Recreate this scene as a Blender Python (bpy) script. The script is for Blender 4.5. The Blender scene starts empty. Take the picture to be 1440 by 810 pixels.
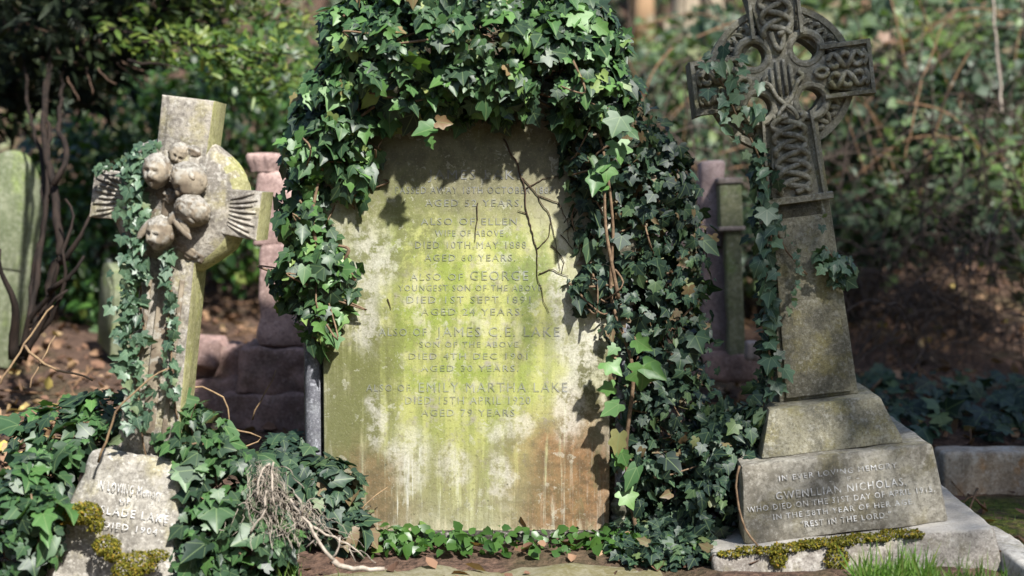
import bpy, bmesh, math, random
import numpy as np
from mathutils import Vector, Matrix, noise

SC = bpy.context.scene
COL = SC.collection
rnd = random.Random(7)
RNG = np.random.default_rng(11)
PI = math.pi

# ------------------------------------------------------------------ camera
CAM = np.array((0.0, -4.25, 1.1))
PITCH = math.atan(125 / 2000)
cd = bpy.data.cameras.new('camera')
cam = bpy.data.objects.new('camera', cd)
COL.objects.link(cam)
cam.location = CAM
cam.rotation_euler = (PI / 2 - PITCH, 0, 0)
cd.sensor_width = 36.0
cd.lens = 50.0
cd.clip_end = 500
cd.dof.use_dof = True
cd.dof.focus_distance = 4.22
cd.dof.aperture_fstop = 1.25
SC.camera = cam
_F = np.array((0, math.cos(PITCH), -math.sin(PITCH)))
_U = np.array((0, math.sin(PITCH), math.cos(PITCH)))
_R = np.array((1.0, 0, 0))


def at(px, py, Y):
    """world point on plane y=Y seen at photograph pixel (px,py)"""
    d = _F + _R * ((px - 720) / 2000) - _U * ((py - 405) / 2000)
    return CAM + d * ((Y - CAM[1]) / d[1])


def mpp(Y):
    return (Y - CAM[1]) / 2000


# ------------------------------------------------------------------ object helpers
def tag(o, label=None, cat=None, group=None, kind=None):
    if label: o['label'] = label
    if cat: o['category'] = cat
    if group: o['group'] = group
    if kind: o['kind'] = kind
    return o


def empty(name, loc, rot=(0, 0, 0)):
    o = bpy.data.objects.new(name, None)
    COL.objects.link(o)
    o.location = Vector(loc)
    o.rotation_euler = rot
    o.empty_display_size = .1
    return o


class MB:
    """collects geometry, then links it as one mesh object"""
    def __init__(s):
        s.V, s.F = [], []

    def add(s, V, F, M=None):
        b = len(s.V)
        if M is not None:
            V = [M @ Vector(v) for v in V]
        s.V += [tuple(v) for v in V]
        s.F += [tuple(i + b for i in f) for f in F]
        return s

    def tube(s, P, R, n=6, cap=True):
        P = [Vector(p) for p in P]
        if not hasattr(R, '__len__'): R = [R] * len(P)
        V, F = [], []
        up = Vector((.13, .31, .94))
        for i, p in enumerate(P):
            t = (P[min(i + 1, len(P) - 1)] - P[max(i - 1, 0)])
            if t.length < 1e-9: t = Vector((0, 0, 1))
            t.normalize()
            a = t.cross(up)
            if a.length < .05: a = t.cross(Vector((1, 0, 0)))
            a.normalize()
            b = t.cross(a)
            for k in range(n):
                w = 2 * PI * k / n
                V.append(p + (a * math.cos(w) + b * math.sin(w)) * R[i])
        for i in range(len(P) - 1):
            for k in range(n):
                k2 = (k + 1) % n
                F.append((i * n + k, i * n + k2, (i + 1) * n + k2, (i + 1) * n + k))
        if cap:
            F.append(tuple(range(n - 1, -1, -1)))
            F.append(tuple(range((len(P) - 1) * n, len(P) * n)))
        return s.add(V, F)

    def obj(s, name, mat, parent=None, smooth=True):
        me = bpy.data.meshes.new(name)
        me.from_pydata(s.V, [], s.F)
        me.update()
        return fin(name, me, mat, parent, smooth)


def fin(name, me, mat, parent=None, smooth=True):
    o = bpy.data.objects.new(name, me)
    COL.objects.link(o)
    if mat: me.materials.append(mat)
    if smooth: me.polygons.foreach_set('use_smooth', [True] * len(me.polygons))
    if parent: o.parent = parent
    return o


def fbm(p, sc, oct_=3):
    v, a = 0.0, 1.0
    q = Vector(p) * sc
    for _ in range(oct_):
        v += a * noise.noise(q)
        q = q * 2.03 + Vector((3.1, 1.7, .3))
        a *= .5
    return v


def block(w, d, h, tw=None, td=None, bev=.012, cuts=10, amp=.004, sc=9, seed=0, off=(0, 0, 0), shear=(0, 0)):
    """weathered stone block: frustum base w x d, top tw x td, base at z=0"""
    tw = w if tw is None else tw
    td = d if td is None else td
    bm = bmesh.new()
    vs = []
    for z, a, b, sx, sy in ((0, w, d, 0, 0), (h, tw, td, shear[0], shear[1])):
        for x, y in ((-1, -1), (1, -1), (1, 1), (-1, 1)):
            vs.append(bm.verts.new((x * a / 2 + sx, y * b / 2 + sy, z)))
    for f in ((0, 1, 5, 4), (1, 2, 6, 5), (2, 3, 7, 6), (3, 0, 4, 7), (4, 5, 6, 7), (3, 2, 1, 0)):
        bm.faces.new([vs[i] for i in f])
    bmesh.ops.bevel(bm, geom=bm.edges[:], offset=bev, segments=2, profile=.5, affect='EDGES')
    L = max(w, d, h) / cuts
    for _ in range(6):
        es = [e for e in bm.edges if e.calc_length() > L * 1.6]
        if not es: break
        bmesh.ops.subdivide_edges(bm, edges=es, cuts=1, use_grid_fill=True)
    bmesh.ops.triangulate(bm, faces=[f for f in bm.faces if len(f.verts) > 4])
    bm.normal_update()
    nn = [v.normal.copy() for v in bm.verts]
    for v, n_ in zip(bm.verts, nn):
        k = fbm(v.co + Vector((seed * 3.7, seed, 0)), sc, 3)
        v.co += n_ * (amp * k)
    V = [v.co + Vector(off) for v in bm.verts]
    bm.verts.index_update()
    F = [tuple(v.index for v in f.verts) for f in bm.faces]
    bm.free()
    return V, F


def prism(outline, y0, y1, bev=.006, segs=2):
    """outline: list of (x,z), extruded from y0 (front) to y1, edges bevelled"""
    bm = bmesh.new()
    a = [bm.verts.new((x, y0, z)) for x, z in outline]
    b = [bm.verts.new((x, y1, z)) for x, z in outline]
    n = len(a)
    ff = bm.faces.new(a)
    bf = bm.faces.new(b[::-1])
    for i in range(n):
        j = (i + 1) % n
        bm.faces.new((a[j], a[i], b[i], b[j]))
    bmesh.ops.recalc_face_normals(bm, faces=bm.faces)
    if bev:
        es = [e for e in bm.edges if (e.verts[0] in a and e.verts[1] in a) or (e.verts[0] in b and e.verts[1] in b)]
        bmesh.ops.bevel(bm, geom=es, offset=bev, segments=segs, profile=.5, affect='EDGES')
    bm.verts.index_update()
    V = [v.co.copy() for v in bm.verts]
    F = [tuple(v.index for v in f.verts) for f in bm.faces]
    bm.free()
    return V, F


def lathe(prof, n=20, M=None):
    V, F = [], []
    for r, z in prof:
        for k in range(n):
            w = 2 * PI * k / n
            V.append((r * math.cos(w), r * math.sin(w), z))
    for i in range(len(prof) - 1):
        for k in range(n):
            k2 = (k + 1) % n
            F.append((i * n + k, i * n + k2, (i + 1) * n + k2, (i + 1) * n + k))
    F.append(tuple(range(n - 1, -1, -1)))
    F.append(tuple(range((len(prof) - 1) * n, len(prof) * n)))
    if M is not None: V = [M @ Vector(v) for v in V]
    return V, F


def flat(mb_obj):
    mb_obj.data.polygons.foreach_set('use_smooth', [False] * len(mb_obj.data.polygons))
    return mb_obj


def autosmooth(o, deg=35):
    """sharp edges by angle"""
    me = o.data
    bm = bmesh.new()
    bm.from_mesh(me)
    for e in bm.edges:
        if len(e.link_faces) == 2:
            e.smooth = e.calc_face_angle(0) < math.radians(deg)
    bm.to_mesh(me)
    bm.free()
    return o


# ------------------------------------------------------------------ materials
class NB:
    def __init__(s, name):
        s.m = bpy.data.materials.new(name)
        s.m.use_nodes = True
        s.t = s.m.node_tree
        s.t.nodes.clear()
        s.out = s.t.nodes.new('ShaderNodeOutputMaterial')
        s._tc = None

    def n(s, typ, **kw):
        nd = s.t.nodes.new(typ)
        for k, v in kw.items(): setattr(nd, k, v)
        return nd

    def put(s, sock, v):
        if hasattr(v, 'links'): s.t.links.new(v, sock)
        elif isinstance(v, (tuple, list)) and sock.type == 'RGBA' and len(v) == 3: sock.default_value = (*v, 1)
        else: sock.default_value = v

    @property
    def co(s):
        if s._tc is None: s._tc = s.n('ShaderNodeTexCoord')
        return s._tc.outputs['Object']

    def scaled(s, v, sx, sy, sz, off=(0, 0, 0)):
        m = s.n('ShaderNodeMapping')
        s.put(m.inputs['Vector'], v)
        m.inputs['Scale'].default_value = (sx, sy, sz)
        m.inputs['Location'].default_value = off
        return m.outputs[0]

    def noise(s, scale, detail=4, rough=.6, vec=None, dist=0):
        nd = s.n('ShaderNodeTexNoise')
        s.put(nd.inputs['Vector'], s.co if vec is None else vec)
        nd.inputs['Scale'].default_value = scale
        nd.inputs['Detail'].default_value = detail
        nd.inputs['Roughness'].default_value = rough
        nd.inputs['Distortion'].default_value = dist
        return nd.outputs['Fac']

    def voro(s, scale, vec=None, feature='F1', out='Distance'):
        nd = s.n('ShaderNodeTexVoronoi', feature=feature)
        s.put(nd.inputs['Vector'], s.co if vec is None else vec)
        nd.inputs['Scale'].default_value = scale
        return nd.outputs[out]

    def step(s, v, lo, hi):
        nd = s.n('ShaderNodeMapRange', interpolation_type='SMOOTHSTEP')
        s.put(nd.inputs[0], v)
        nd.inputs[1].default_value = lo
        nd.inputs[2].default_value = hi
        return nd.outputs[0]

    def math(s, op, a, b=0.0, clamp=False):
        nd = s.n('ShaderNodeMath', operation=op, use_clamp=clamp)
        s.put(nd.inputs[0], a)
        s.put(nd.inputs[1], b)
        return nd.outputs[0]

    def mix(s, f, a, b, blend='MIX'):
        nd = s.n('ShaderNodeMix', data_type='RGBA', blend_type=blend)
        s.put(nd.inputs[0], f)
        s.put(nd.inputs[6], a)
        s.put(nd.inputs[7], b)
        return nd.outputs[2]

    def ramp(s, f, stops):
        nd = s.n('ShaderNodeValToRGB')
        e = nd.color_ramp.elements
        while len(e) < len(stops): e.new(.5)
        for el, (p, c) in zip(e, stops):
            el.position = p
            el.color = (*c, 1)
        s.put(nd.inputs[0], f)
        return nd.outputs[0]

    def attr(s, name, out='Fac'):
        nd = s.n('ShaderNodeAttribute', attribute_name=name)
        return nd.outputs[out]

    def bump(s, h, strength=.4, dist=.004, prev=None):
        nd = s.n('ShaderNodeBump')
        nd.inputs['Strength'].default_value = strength
        nd.inputs['Distance'].default_value = dist
        s.put(nd.inputs['Height'], h)
        if prev: s.put(nd.inputs['Normal'], prev)
        return nd.outputs[0]

    def bsdf(s, col, rough=.85, spec=.25, normal=None, **kw):
        p = s.n('ShaderNodeBsdfPrincipled')
        s.put(p.inputs['Base Color'], col)
        s.put(p.inputs['Roughness'], rough)
        p.inputs['Specular IOR Level'].default_value = spec
        if normal: s.put(p.inputs['Normal'], normal)
        for k, v in kw.items(): s.put(p.inputs[k], v)
        return p.outputs[0]

    def done(s, sh):
        s.t.links.new(sh, s.out.inputs[0])
        return s.m

    def nz(s):
        g = s.n('ShaderNodeNewGeometry')
        x = s.n('ShaderNodeSeparateXYZ')
        s.t.links.new(g.outputs['Normal'], x.inputs[0])
        return x.outputs[2]


def stone(name, base, dark, light, tint=(.2, .2, .06), tint_amt=.4, sc=1.0, streak=.5, moss=None, moss_amt=.0,
          lichen=.3, bump=.5, rough=.88):
    b = NB(name)
    big = b.noise(5 * sc, 5, .62)
    med = b.noise(20 * sc, 6, .72)
    fine = b.noise(70 * sc, 5, .75)
    c = b.mix(b.step(big, .38, .62), base, dark)
    c = b.mix(b.math('MULTIPLY', b.step(med, .52, .68), .7), c, dark)
    c = b.mix(b.math('MULTIPLY', b.step(b.noise(8 * sc, 4, .6, b.scaled(b.co, 1, 1, 1, (5, 2, 1))), .5, .68), tint_amt), c, tint)
    st = b.noise(16 * sc, 4, .65, b.scaled(b.co, 1, 1, .12))
    c = b.mix(b.math('MULTIPLY', b.step(st, .52, .7), streak), c, tuple(v * .45 for v in dark))
    li = b.noise(34 * sc, 3, .5, b.scaled(b.co, 1, 1, 1, (1, 7, 3)))
    c = b.mix(b.math('MULTIPLY', b.step(li, .58, .66), lichen), c, light)
    c = b.mix(b.math('MULTIPLY', b.step(fine, .5, .64), .6), c, tuple(v * .5 for v in dark))
    c = b.mix(b.math('MULTIPLY', b.step(fine, .48, .34), .45), c, light)
    if moss:
        k = b.math('ADD', b.nz(), b.math('MULTIPLY', b.noise(14 * sc, 4, .6), 1.1))
        c = b.mix(b.math('MULTIPLY', b.step(k, 1.15, 1.45), moss_amt), c, moss)
    h = b.math('ADD', b.math('MULTIPLY', med, .8), b.math('MULTIPLY', fine, .5))
    return b.done(b.bsdf(c, rough, .2, b.bump(h, bump, .006)))


def simple(name, c1, c2, sc=20, rough=.85, bump=.4, stretch=(1, 1, 1), spec=.2):
    b = NB(name)
    v = b.scaled(b.co, *stretch)
    n1 = b.noise(sc, 5, .65, v)
    c = b.mix(b.step(n1, .35, .65), c1, c2)
    return b.done(b.bsdf(c, rough, spec, b.bump(n1, bump, .004)))


def leaf_mat(name, stops, rough=.4, spec=.45, trans=.25, vein=(.16, .22, .09), vein_amt=.45, back=1.35):
    b = NB(name)
    c = b.ramp(b.attr('tone'), stops)
    lc = b.n('ShaderNodeSeparateXYZ')
    b.put(lc.inputs[0], b.attr('leafco', 'Vector'))
    ax = b.math('ABSOLUTE', lc.outputs[0])
    if vein_amt:
        mid = b.step(ax, .028, .008)
        # two side veins running from the base into the lobes
        k = b.math('ABSOLUTE', b.math('SUBTRACT', b.math('MULTIPLY', ax, .95), b.math('SUBTRACT', lc.outputs[1], .04)))
        side = b.math('MULTIPLY', b.step(k, .03, .008), .7)
        v = b.math('MAXIMUM', mid, side)
        c = b.mix(b.math('MULTIPLY', v, vein_amt), c, vein)
    n1 = b.noise(28, 3, .6)
    c = b.mix(b.math('MULTIPLY', b.step(n1, .5, .75), .35), c, b.mix(1.0, c, (.55, .6, .4), 'MULTIPLY'))
    g = b.n('ShaderNodeNewGeometry')
    c = b.mix(b.math('MULTIPLY', g.outputs['Backfacing'], .5), c, b.mix(1.0, c, (back, back * 1.05, back * .9), 'MULTIPLY'))
    p = b.bsdf(c, rough, spec)
    if not trans: return b.done(p)
    tr = b.n('ShaderNodeBsdfTranslucent')
    b.put(tr.inputs['Color'], b.mix(1.0, c, (1.5, 1.6, .6), 'MULTIPLY'))
    mx = b.n('ShaderNodeMixShader')
    mx.inputs[0].default_value = trans
    b.t.links.new(p, mx.inputs[1])
    b.t.links.new(tr.outputs[0], mx.inputs[2])
    return b.done(mx.outputs[0])


IVY = leaf_mat('ivy_leaf', [(0, (.014, .03, .017)), (.35, (.028, .06, .028)), (.7, (.05, .115, .034)), (.93, (.085, .18, .045)), (.985, (.20, .26, .08)), (1, (.17, .11, .055))], rough=.46, spec=.4, trans=.17)
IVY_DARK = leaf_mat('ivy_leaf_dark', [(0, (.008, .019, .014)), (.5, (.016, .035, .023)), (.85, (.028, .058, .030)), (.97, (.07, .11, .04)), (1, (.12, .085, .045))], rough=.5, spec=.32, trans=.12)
IVY_SMALL = leaf_mat('ivy_leaf_small', [(0, (.03, .06, .038)), (.5, (.06, .11, .065)), (.9, (.10, .17, .10)), (1, (.16, .2, .1))], vein=(.25, .32, .2), rough=.42)
SHRUB = leaf_mat('shrub_leaf', [(0, (.010, .028, .009)), (.5, (.028, .075, .014)), (.9, (.06, .13, .024)), (1, (.14, .17, .04))], rough=.4, vein_amt=0)
YEW = leaf_mat('yew_needles', [(0, (.005, .009, .004)), (.6, (.010, .018, .007)), (1, (.03, .045, .014))], rough=.6, spec=.2, trans=.08, vein_amt=0)
YEW_LIGHT = leaf_mat('light_leaf', [(0, (.03, .06, .01)), (.6, (.075, .13, .018)), (1, (.17, .2, .04))], rough=.5, vein_amt=0)
BANK = leaf_mat('bank_leaf', [(0, (.025, .05, .028)), (.3, (.05, .08, .045)), (.55, (.075, .11, .055)), (.72, (.09, .15, .035)), (.88, (.17, .16, .10)), (1, (.2, .12, .075))], rough=.48, spec=.35, vein_amt=0)
WOODLEAF = leaf_mat('tree_leaf', [(0, (.02, .04, .012)), (.6, (.045, .08, .02)), (1, (.09, .11, .03))], rough=.5, vein_amt=0)
LITTER = leaf_mat('dead_leaf', [(0, (.075, .042, .03)), (.4, (.155, .085, .055)), (.75, (.24, .145, .09)), (.93, (.33, .23, .14)), (1, (.42, .34, .09))], rough=.75, spec=.2, trans=.1, vein_amt=.3, vein=(.2, .13, .08))
GRASS = leaf_mat('grass_blade', [(0, (.05, .11, .015)), (.6, (.10, .2, .03)), (1, (.14, .17, .05))], rough=.5, trans=.3, vein_amt=0)
MOSS = leaf_mat('moss_tuft', [(0, (.045, .045, .006)), (.5, (.10, .10, .012)), (.85, (.17, .14, .02)), (1, (.2, .12, .02))], rough=.8, spec=.1, trans=.1, vein_amt=0)

BARK = simple('bark', (.035, .025, .018), (.075, .055, .04), 30, stretch=(1, 1, .25), bump=.7)
BARK_PALE = simple('pale_bark', (.30, .25, .18), (.2, .16, .11), 14, stretch=(1, 1, .3), bump=.5)
BARK_TAN = simple('tan_bark', (.36, .23, .13), (.26, .17, .10), 14, stretch=(1, 1, .3), bump=.5)
YEWBARK = simple('yew_bark', (.010, .0075, .006), (.024, .016, .012), 30, stretch=(1, 1, .2), bump=.7)
STEM = simple('ivy_stem', (.10, .065, .04), (.19, .13, .08), 60, bump=.4)
STEM_DARK = simple('dark_vine', (.035, .022, .016), (.07, .045, .03), 60, bump=.4)
TWIG = simple('dry_twig', (.20, .12, .065), (.11, .065, .04), 50, bump=.3)
YEWTWIG = simple('yew_twig', (.12, .075, .05), (.06, .04, .03), 50, bump=.3)
CANE = simple('bramble_cane', (.10, .075, .06), (.04, .03, .026), 12, bump=.3)
TAN = simple('tan_cane', (.24, .165, .09), (.15, .10, .06), 40, bump=.3)
PALE = simple('bleached_root', (.36, .31, .255), (.22, .19, .155), 50, bump=.4)

# ------------------------------------------------------------------ leaves
def _tmpl(pts, faces):
    return np.array(pts, float), faces


def ivy_tmpl(lobe=1.0, fold=.22, droop=.22, w=1.0):
    half = [(.17, -.11), (.40 * lobe, -.06), (.46 * lobe, .05), (.32, .2), (.49 * lobe, .38), (.48 * lobe, .47), (.23, .55), (.1, .78)]
    mid = [(0, .04), (0, .32), (0, .57), (0, .92)]
    P = mid + [(x * w, y) for x, y in half] + [(-x * w, y) for x, y in half]
    V = []
    for x, y in P:
        z = fold * abs(x) - droop * (y - .25) ** 2 - .5 * max(0, abs(x) - .3) ** 1.5
        V.append((x, y, z))
    F = []
    for b, s in ((4, 1), (12, -1)):
        r1, r2, r3, r4, r5, r6, r7, r8 = range(b, b + 8)
        fs = [(0, r1, r2), (0, r2, r3, r4), (0, r4, 1), (1, r4, r5), (1, r5, r6), (1, r6, r7), (1, r7, 2), (2, r7, r8), (2, r8, 3)]
        F += fs if s == 1 else [f[::-1] for f in fs]
    return _tmpl(V, F)


def leaf_tmpl(w=.28, fold=.25, droop=.2):
    P = [(0, 0), (0, .5), (0, 1), (w, .28), (w * .8, .66), (-w, .28), (-w * .8, .66)]
    V = [(x, y, fold * abs(x) - droop * y * y) for x, y in P]
    F = [(0, 3, 1), (3, 4, 1), (1, 4, 2), (0, 1, 5), (5, 1, 6), (1, 2, 6)]
    return _tmpl(V, F)


def curl_tmpl():
    P = [(0, 0), (0, .5), (0, 1), (.33, .22), (.3, .7), (-.33, .28), (-.27, .72)]
    V = [(x, y, .9 * abs(x) ** 1.3 + .35 * (y - .5) ** 2) for x, y in P]
    return _tmpl(V, [(0, 3, 1), (3, 4, 1), (1, 4, 2), (0, 1, 5), (5, 1, 6), (1, 2, 6)])


def blade_tmpl():
    V = [(-.03, 0, 0), (.03, 0, 0), (.022, .5, .06), (-.022, .5, .06), (0, 1, .3)]
    return _tmpl(V, [(0, 1, 2, 3), (3, 2, 4)])


def spray_tmpl(k=7):
    """a twig with flat needles both sides"""
    V, F = [], []
    for i in range(k):
        y = i / k
        for s in (1, -1):
            b = len(V)
            L = .34 * (1 - .6 * y)
            V += [(0, y, 0), (0, y + .07, 0), (s * L, y + .22, -.05 + .04 * (i % 2))]
            F.append((b, b + 1, b + 2) if s < 0 else (b, b + 2, b + 1))
    return _tmpl(V, F)


T_IVY = [ivy_tmpl(1, .22, .25), ivy_tmpl(.85, .3, .1, .9), ivy_tmpl(1.1, .12, .35, 1.05), ivy_tmpl(.95, -.15, .45, 1), ivy_tmpl(.7, .35, .2, .85)]
T_LEAF = [leaf_tmpl(), leaf_tmpl(.34, .12, .35), leaf_tmpl(.22, .3, .05)]
T_NARROW = [leaf_tmpl(.13, .2, .2), leaf_tmpl(.17, .2, .1)]
T_CURL = [curl_tmpl(), leaf_tmpl(.33, .5, -.3), leaf_tmpl(.4, .2, .4)]
T_BLADE = [blade_tmpl()]
T_SPRAY = [spray_tmpl(7), spray_tmpl(6)]


def unit(a):
    return a / np.maximum(np.linalg.norm(a, axis=-1, keepdims=True), 1e-9)


def leafmesh(name, P, N, size, mat, parent=None, tmpls=T_IVY, tip=(0, 0, -1), tipjit=.6, njit=.5, tone=None, seed=0, sizevar=.4, smooth=True):
    """many leaves as ONE mesh. P,N: (n,3); size float or (n,)"""
    g = np.random.default_rng(seed + 5)
    P = np.asarray(P, float)
    n = len(P)
    N = unit(np.broadcast_to(np.asarray(N, float), (n, 3)) + g.normal(0, njit, (n, 3)))
    T = np.broadcast_to(np.asarray(tip, float), (n, 3)) + g.normal(0, tipjit, (n, 3))
    T = unit(T - N * (T * N).sum(1, keepdims=True))
    X = np.cross(T, N)
    s = np.broadcast_to(np.asarray(size, float), (n,)) * np.clip(1 + g.normal(0, sizevar, n), .4, 1.5)
    tone = g.random(n) if tone is None else np.clip(tone + g.normal(0, .12, n), 0, 1)
    which = g.integers(0, len(tmpls), n)
    VV, LV, LS, TO, LC, base = [], [], [], [], [], 0
    for ti, (tv, tf) in enumerate(tmpls):
        idx = np.nonzero(which == ti)[0]
        if not len(idx): continue
        asym = np.clip(1 + g.normal(0, .12, (len(idx), 1)), .7, 1.3)
        zz = g.normal(1, .5, (len(idx), 1))
        loc = (tv[None, :, 0:1] * (X[idx] * asym)[:, None, :] + tv[None, :, 1:2] * T[idx][:, None, :]
               + tv[None, :, 2:3] * (N[idx] * zz)[:, None, :]) * s[idx][:, None, None] + P[idx][:, None, :]
        k = len(tv)
        VV.append(loc.reshape(-1, 3))
        TO.append(np.repeat(tone[idx], k))
        LC.append(np.tile(tv, (len(idx), 1)))
        fl = np.concatenate([np.array(f) for f in tf])
        fs = np.array([len(f) for f in tf])
        LV.append((fl[None, :] + (base + np.arange(len(idx)) * k)[:, None]).reshape(-1))
        LS.append(np.tile(fs, len(idx)))
        base += k * len(idx)
    VV = np.concatenate(VV); LV = np.concatenate(LV); LS = np.concatenate(LS)
    me = bpy.data.meshes.new(name)
    me.vertices.add(len(VV)); me.vertices.foreach_set('co', VV.astype('f').ravel())
    me.loops.add(len(LV)); me.loops.foreach_set('vertex_index', LV.astype('i'))
    me.polygons.add(len(LS))
    me.polygons.foreach_set('loop_start', np.concatenate(([0], np.cumsum(LS)[:-1])).astype('i'))
    me.update(calc_edges=True)
    me.validate()
    a = me.attributes.new('tone', 'FLOAT', 'POINT'); a.data.foreach_set('value', np.concatenate(TO).astype('f'))
    a = me.attributes.new('leafco', 'FLOAT_VECTOR', 'POINT'); a.data.foreach_set('vector', np.concatenate(LC).astype('f').ravel())
    return fin(name, me, mat, parent, smooth)


def shell(ells, n, depth=.25, seed=0, keep=None):
    """points and outward normals on the lumpy union of ellipsoids [(c, r)]"""
    g = np.random.default_rng(seed)
    C_ = np.array([e[0] for e in ells]); R_ = np.array([e[1] for e in ells])
    w = (R_[:, 0] * R_[:, 2] + R_[:, 0] * R_[:, 1] + R_[:, 1] * R_[:, 2])
    PP, NN = [], []
    tot = 0
    for _ in range(12):
        m = n
        k = g.choice(len(ells), m, p=w / w.sum())
        d = unit(g.normal(0, 1, (m, 3)))
        rr = 1 - depth * g.random(m) ** 1.5
        p = C_[k] + R_[k] * d * rr[:, None]
        nn = unit(d / R_[k])
        q = ((p[:, None, :] - C_[None]) / R_[None])
        ins = ((q ** 2).sum(2) < (1 - depth) ** 2 * .95)
        ins[np.arange(m), k] = False
        ok = ~ins.any(1)
        if keep is not None: ok &= keep(p)
        PP.append(p[ok]); NN.append(nn[ok])
        tot += ok.sum()
        if tot >= n: break
    return np.concatenate(PP)[:n], np.concatenate(NN)[:n]


def pe(px, py, Y, rx, rz, ry):
    """ellipsoid from pixel centre, pixel radii and a depth radius in metres"""
    s = mpp(Y)
    return (at(px, py, Y), np.array((rx * s, ry, rz * s)))


def resample(path, step):
    P = np.array(path, float)
    seg = np.linalg.norm(np.diff(P[:, :3], axis=0), axis=1)
    L = np.concatenate(([0], np.cumsum(seg)))
    t = np.linspace(0, L[-1], max(2, int(L[-1] / step) + 1))
    return np.stack([np.interp(t, L, P[:, k]) for k in range(P.shape[1])], 1)


def along(paths, dens, seed=0, off=.02):
    """points near polylines [(px,py,Y,radius px)]"""
    g = np.random.default_rng(seed)
    out = []
    for path in paths:
        W = [np.append(at(a, b_, Y), r * mpp(Y)) for a, b_, Y, r in path]
        Q = resample(W, 1 / dens)
        o = g.normal(0, .55, (len(Q), 3)) * Q[:, 3:4]
        o[:, 1] = -np.abs(o[:, 1]) * .5 - off * g.random(len(Q))
        out.append(Q[:, :3] + o)
    return np.concatenate(out)


def wob(path, step=.03, amp=.006, seed=0):
    g = np.random.default_rng(seed)
    Q = resample(path, step)
    n = g.normal(0, amp, Q.shape)
    n[0] = n[-1] = 0
    for _ in range(1): n[1:-1] = (n[:-2] + n[1:-1] + n[2:]) / 2
    return Q + n


def smoothpath(P, k=6):
    """Catmull-Rom"""
    P = [Vector(p) for p in P]
    Q = [P[0]] + P + [P[-1]]
    out = []
    for i in range(1, len(Q) - 2):
        a, b_, c, d = Q[i - 1:i + 3]
        for j in range(k):
            t = j / k
            out.append(.5 * ((2 * b_) + (c - a) * t + (2 * a - 5 * b_ + 4 * c - d) * t * t + (3 * b_ - a - 3 * c + d) * t ** 3))
    out.append(P[-1])
    return out


def pxpath(pts, k=5):
    return smoothpath([at(*p) for p in pts], k)


def taper(n, a, b_):
    return [a + (b_ - a) * i / max(1, n - 1) for i in range(n)]


# ------------------------------------------------------------------ ground
GY = [-8, -3, -1.2, -.6, -.3, 0, .4, 1, 2, 3, 4, 6, 9, 14, 22, 45, 90]
GZ = [-.2, -.12, -.06, -.0, .03, .08, .16, .27, .38, .50, .86, 2.0, 3.7, 6.2, 8.5, 12, 16]


def gz(x, y):
    z = np.interp(y, GY, GZ)
    z = z + .05 * np.clip((-x - .5), 0, 3) * np.clip(y + .6, 0, 1.2)
    z = z + .05 * np.clip((x - .45) / .1, 0, 1) * np.clip((y + 1.0) / .3, 0, 1) * np.clip((-.2 - y) / .15, 0, 1)
    k_ = np.clip((x - 1.05) / .25, 0, 1) * np.clip((.74 - y) / .06, 0, 1)
    z = z * (1 - k_) + np.minimum(z, .095) * k_
    return z


def gzn(x, y):
    return float(gz(x, y)) + .02 * fbm((x, y, 0), 2.2, 3) + .008 * fbm((x, y, 3), 14, 2)


def ground():
    xs = np.concatenate((np.linspace(-70, -5, 14)[:-1], np.linspace(-5, -2.2, 20)[:-1], np.linspace(-2.2, 2.6, 130), np.linspace(2.6, 6, 20)[1:], np.linspace(6, 70, 14)[1:]))
    ys = np.concatenate((np.linspace(-40, -1.5, 16)[:-1], np.linspace(-1.5, 4.5, 150), np.linspace(4.5, 16, 30)[1:], np.linspace(16, 90, 14)[1:]))
    V = [(x, y, gzn(x, y)) for y in ys for x in xs]
    nx = len(xs)
    F = [(j * nx + i, j * nx + i + 1, (j + 1) * nx + i + 1, (j + 1) * nx + i) for j in range(len(ys) - 1) for i in range(nx - 1)]
    b = NB('soil')
    n1 = b.noise(3, 5, .6)
    n2 = b.noise(40, 6, .7)
    c = b.mix(b.step(n2, .35, .65), (.045, .029, .022), (.115, .072, .052))
    c = b.mix(b.math('MULTIPLY', b.step(b.voro(55), .25, .05), .6), c, (.15, .09, .055))
    c = b.mix(b.math('MULTIPLY', b.step(n1, .5, .65), .35), c, (.05, .055, .02))
    sx = b.n('ShaderNodeSeparateXYZ')
    b.put(sx.inputs[0], b.co)
    lawn = b.math('MULTIPLY', b.step(sx.outputs[0], 1.25, 1.5), b.step(sx.outputs[1], .6, .4))
    lawn = b.math('MULTIPLY', lawn, b.step(b.noise(9, 5, .65), .36, .55))
    c = b.mix(lawn, c, b.mix(b.step(n2, .4, .6), (.045, .06, .012), (.10, .11, .02)))
    h = b.math('ADD', n2, b.math('MULTIPLY', b.voro(55), .5))
    m = b.done(b.bsdf(c, .95, .15, b.bump(h, .8, .02)))
    mb = MB(); mb.V = V; mb.F = F
    return tag(mb.obj('ground', m), 'brown earth slope with leaf litter rising into a wooded bank', 'ground', kind='structure')


ground()

# ------------------------------------------------------------------ main headstone
HS = empty('headstone', at(657, 757, 0.0))
HO = np.array(HS.location)
tag(HS, 'wide round-topped headstone with yellow-green algae, overgrown with ivy', 'headstone')


def hl(px, py, Y=0.0):
    return at(px, py, Y) - HO


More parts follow.
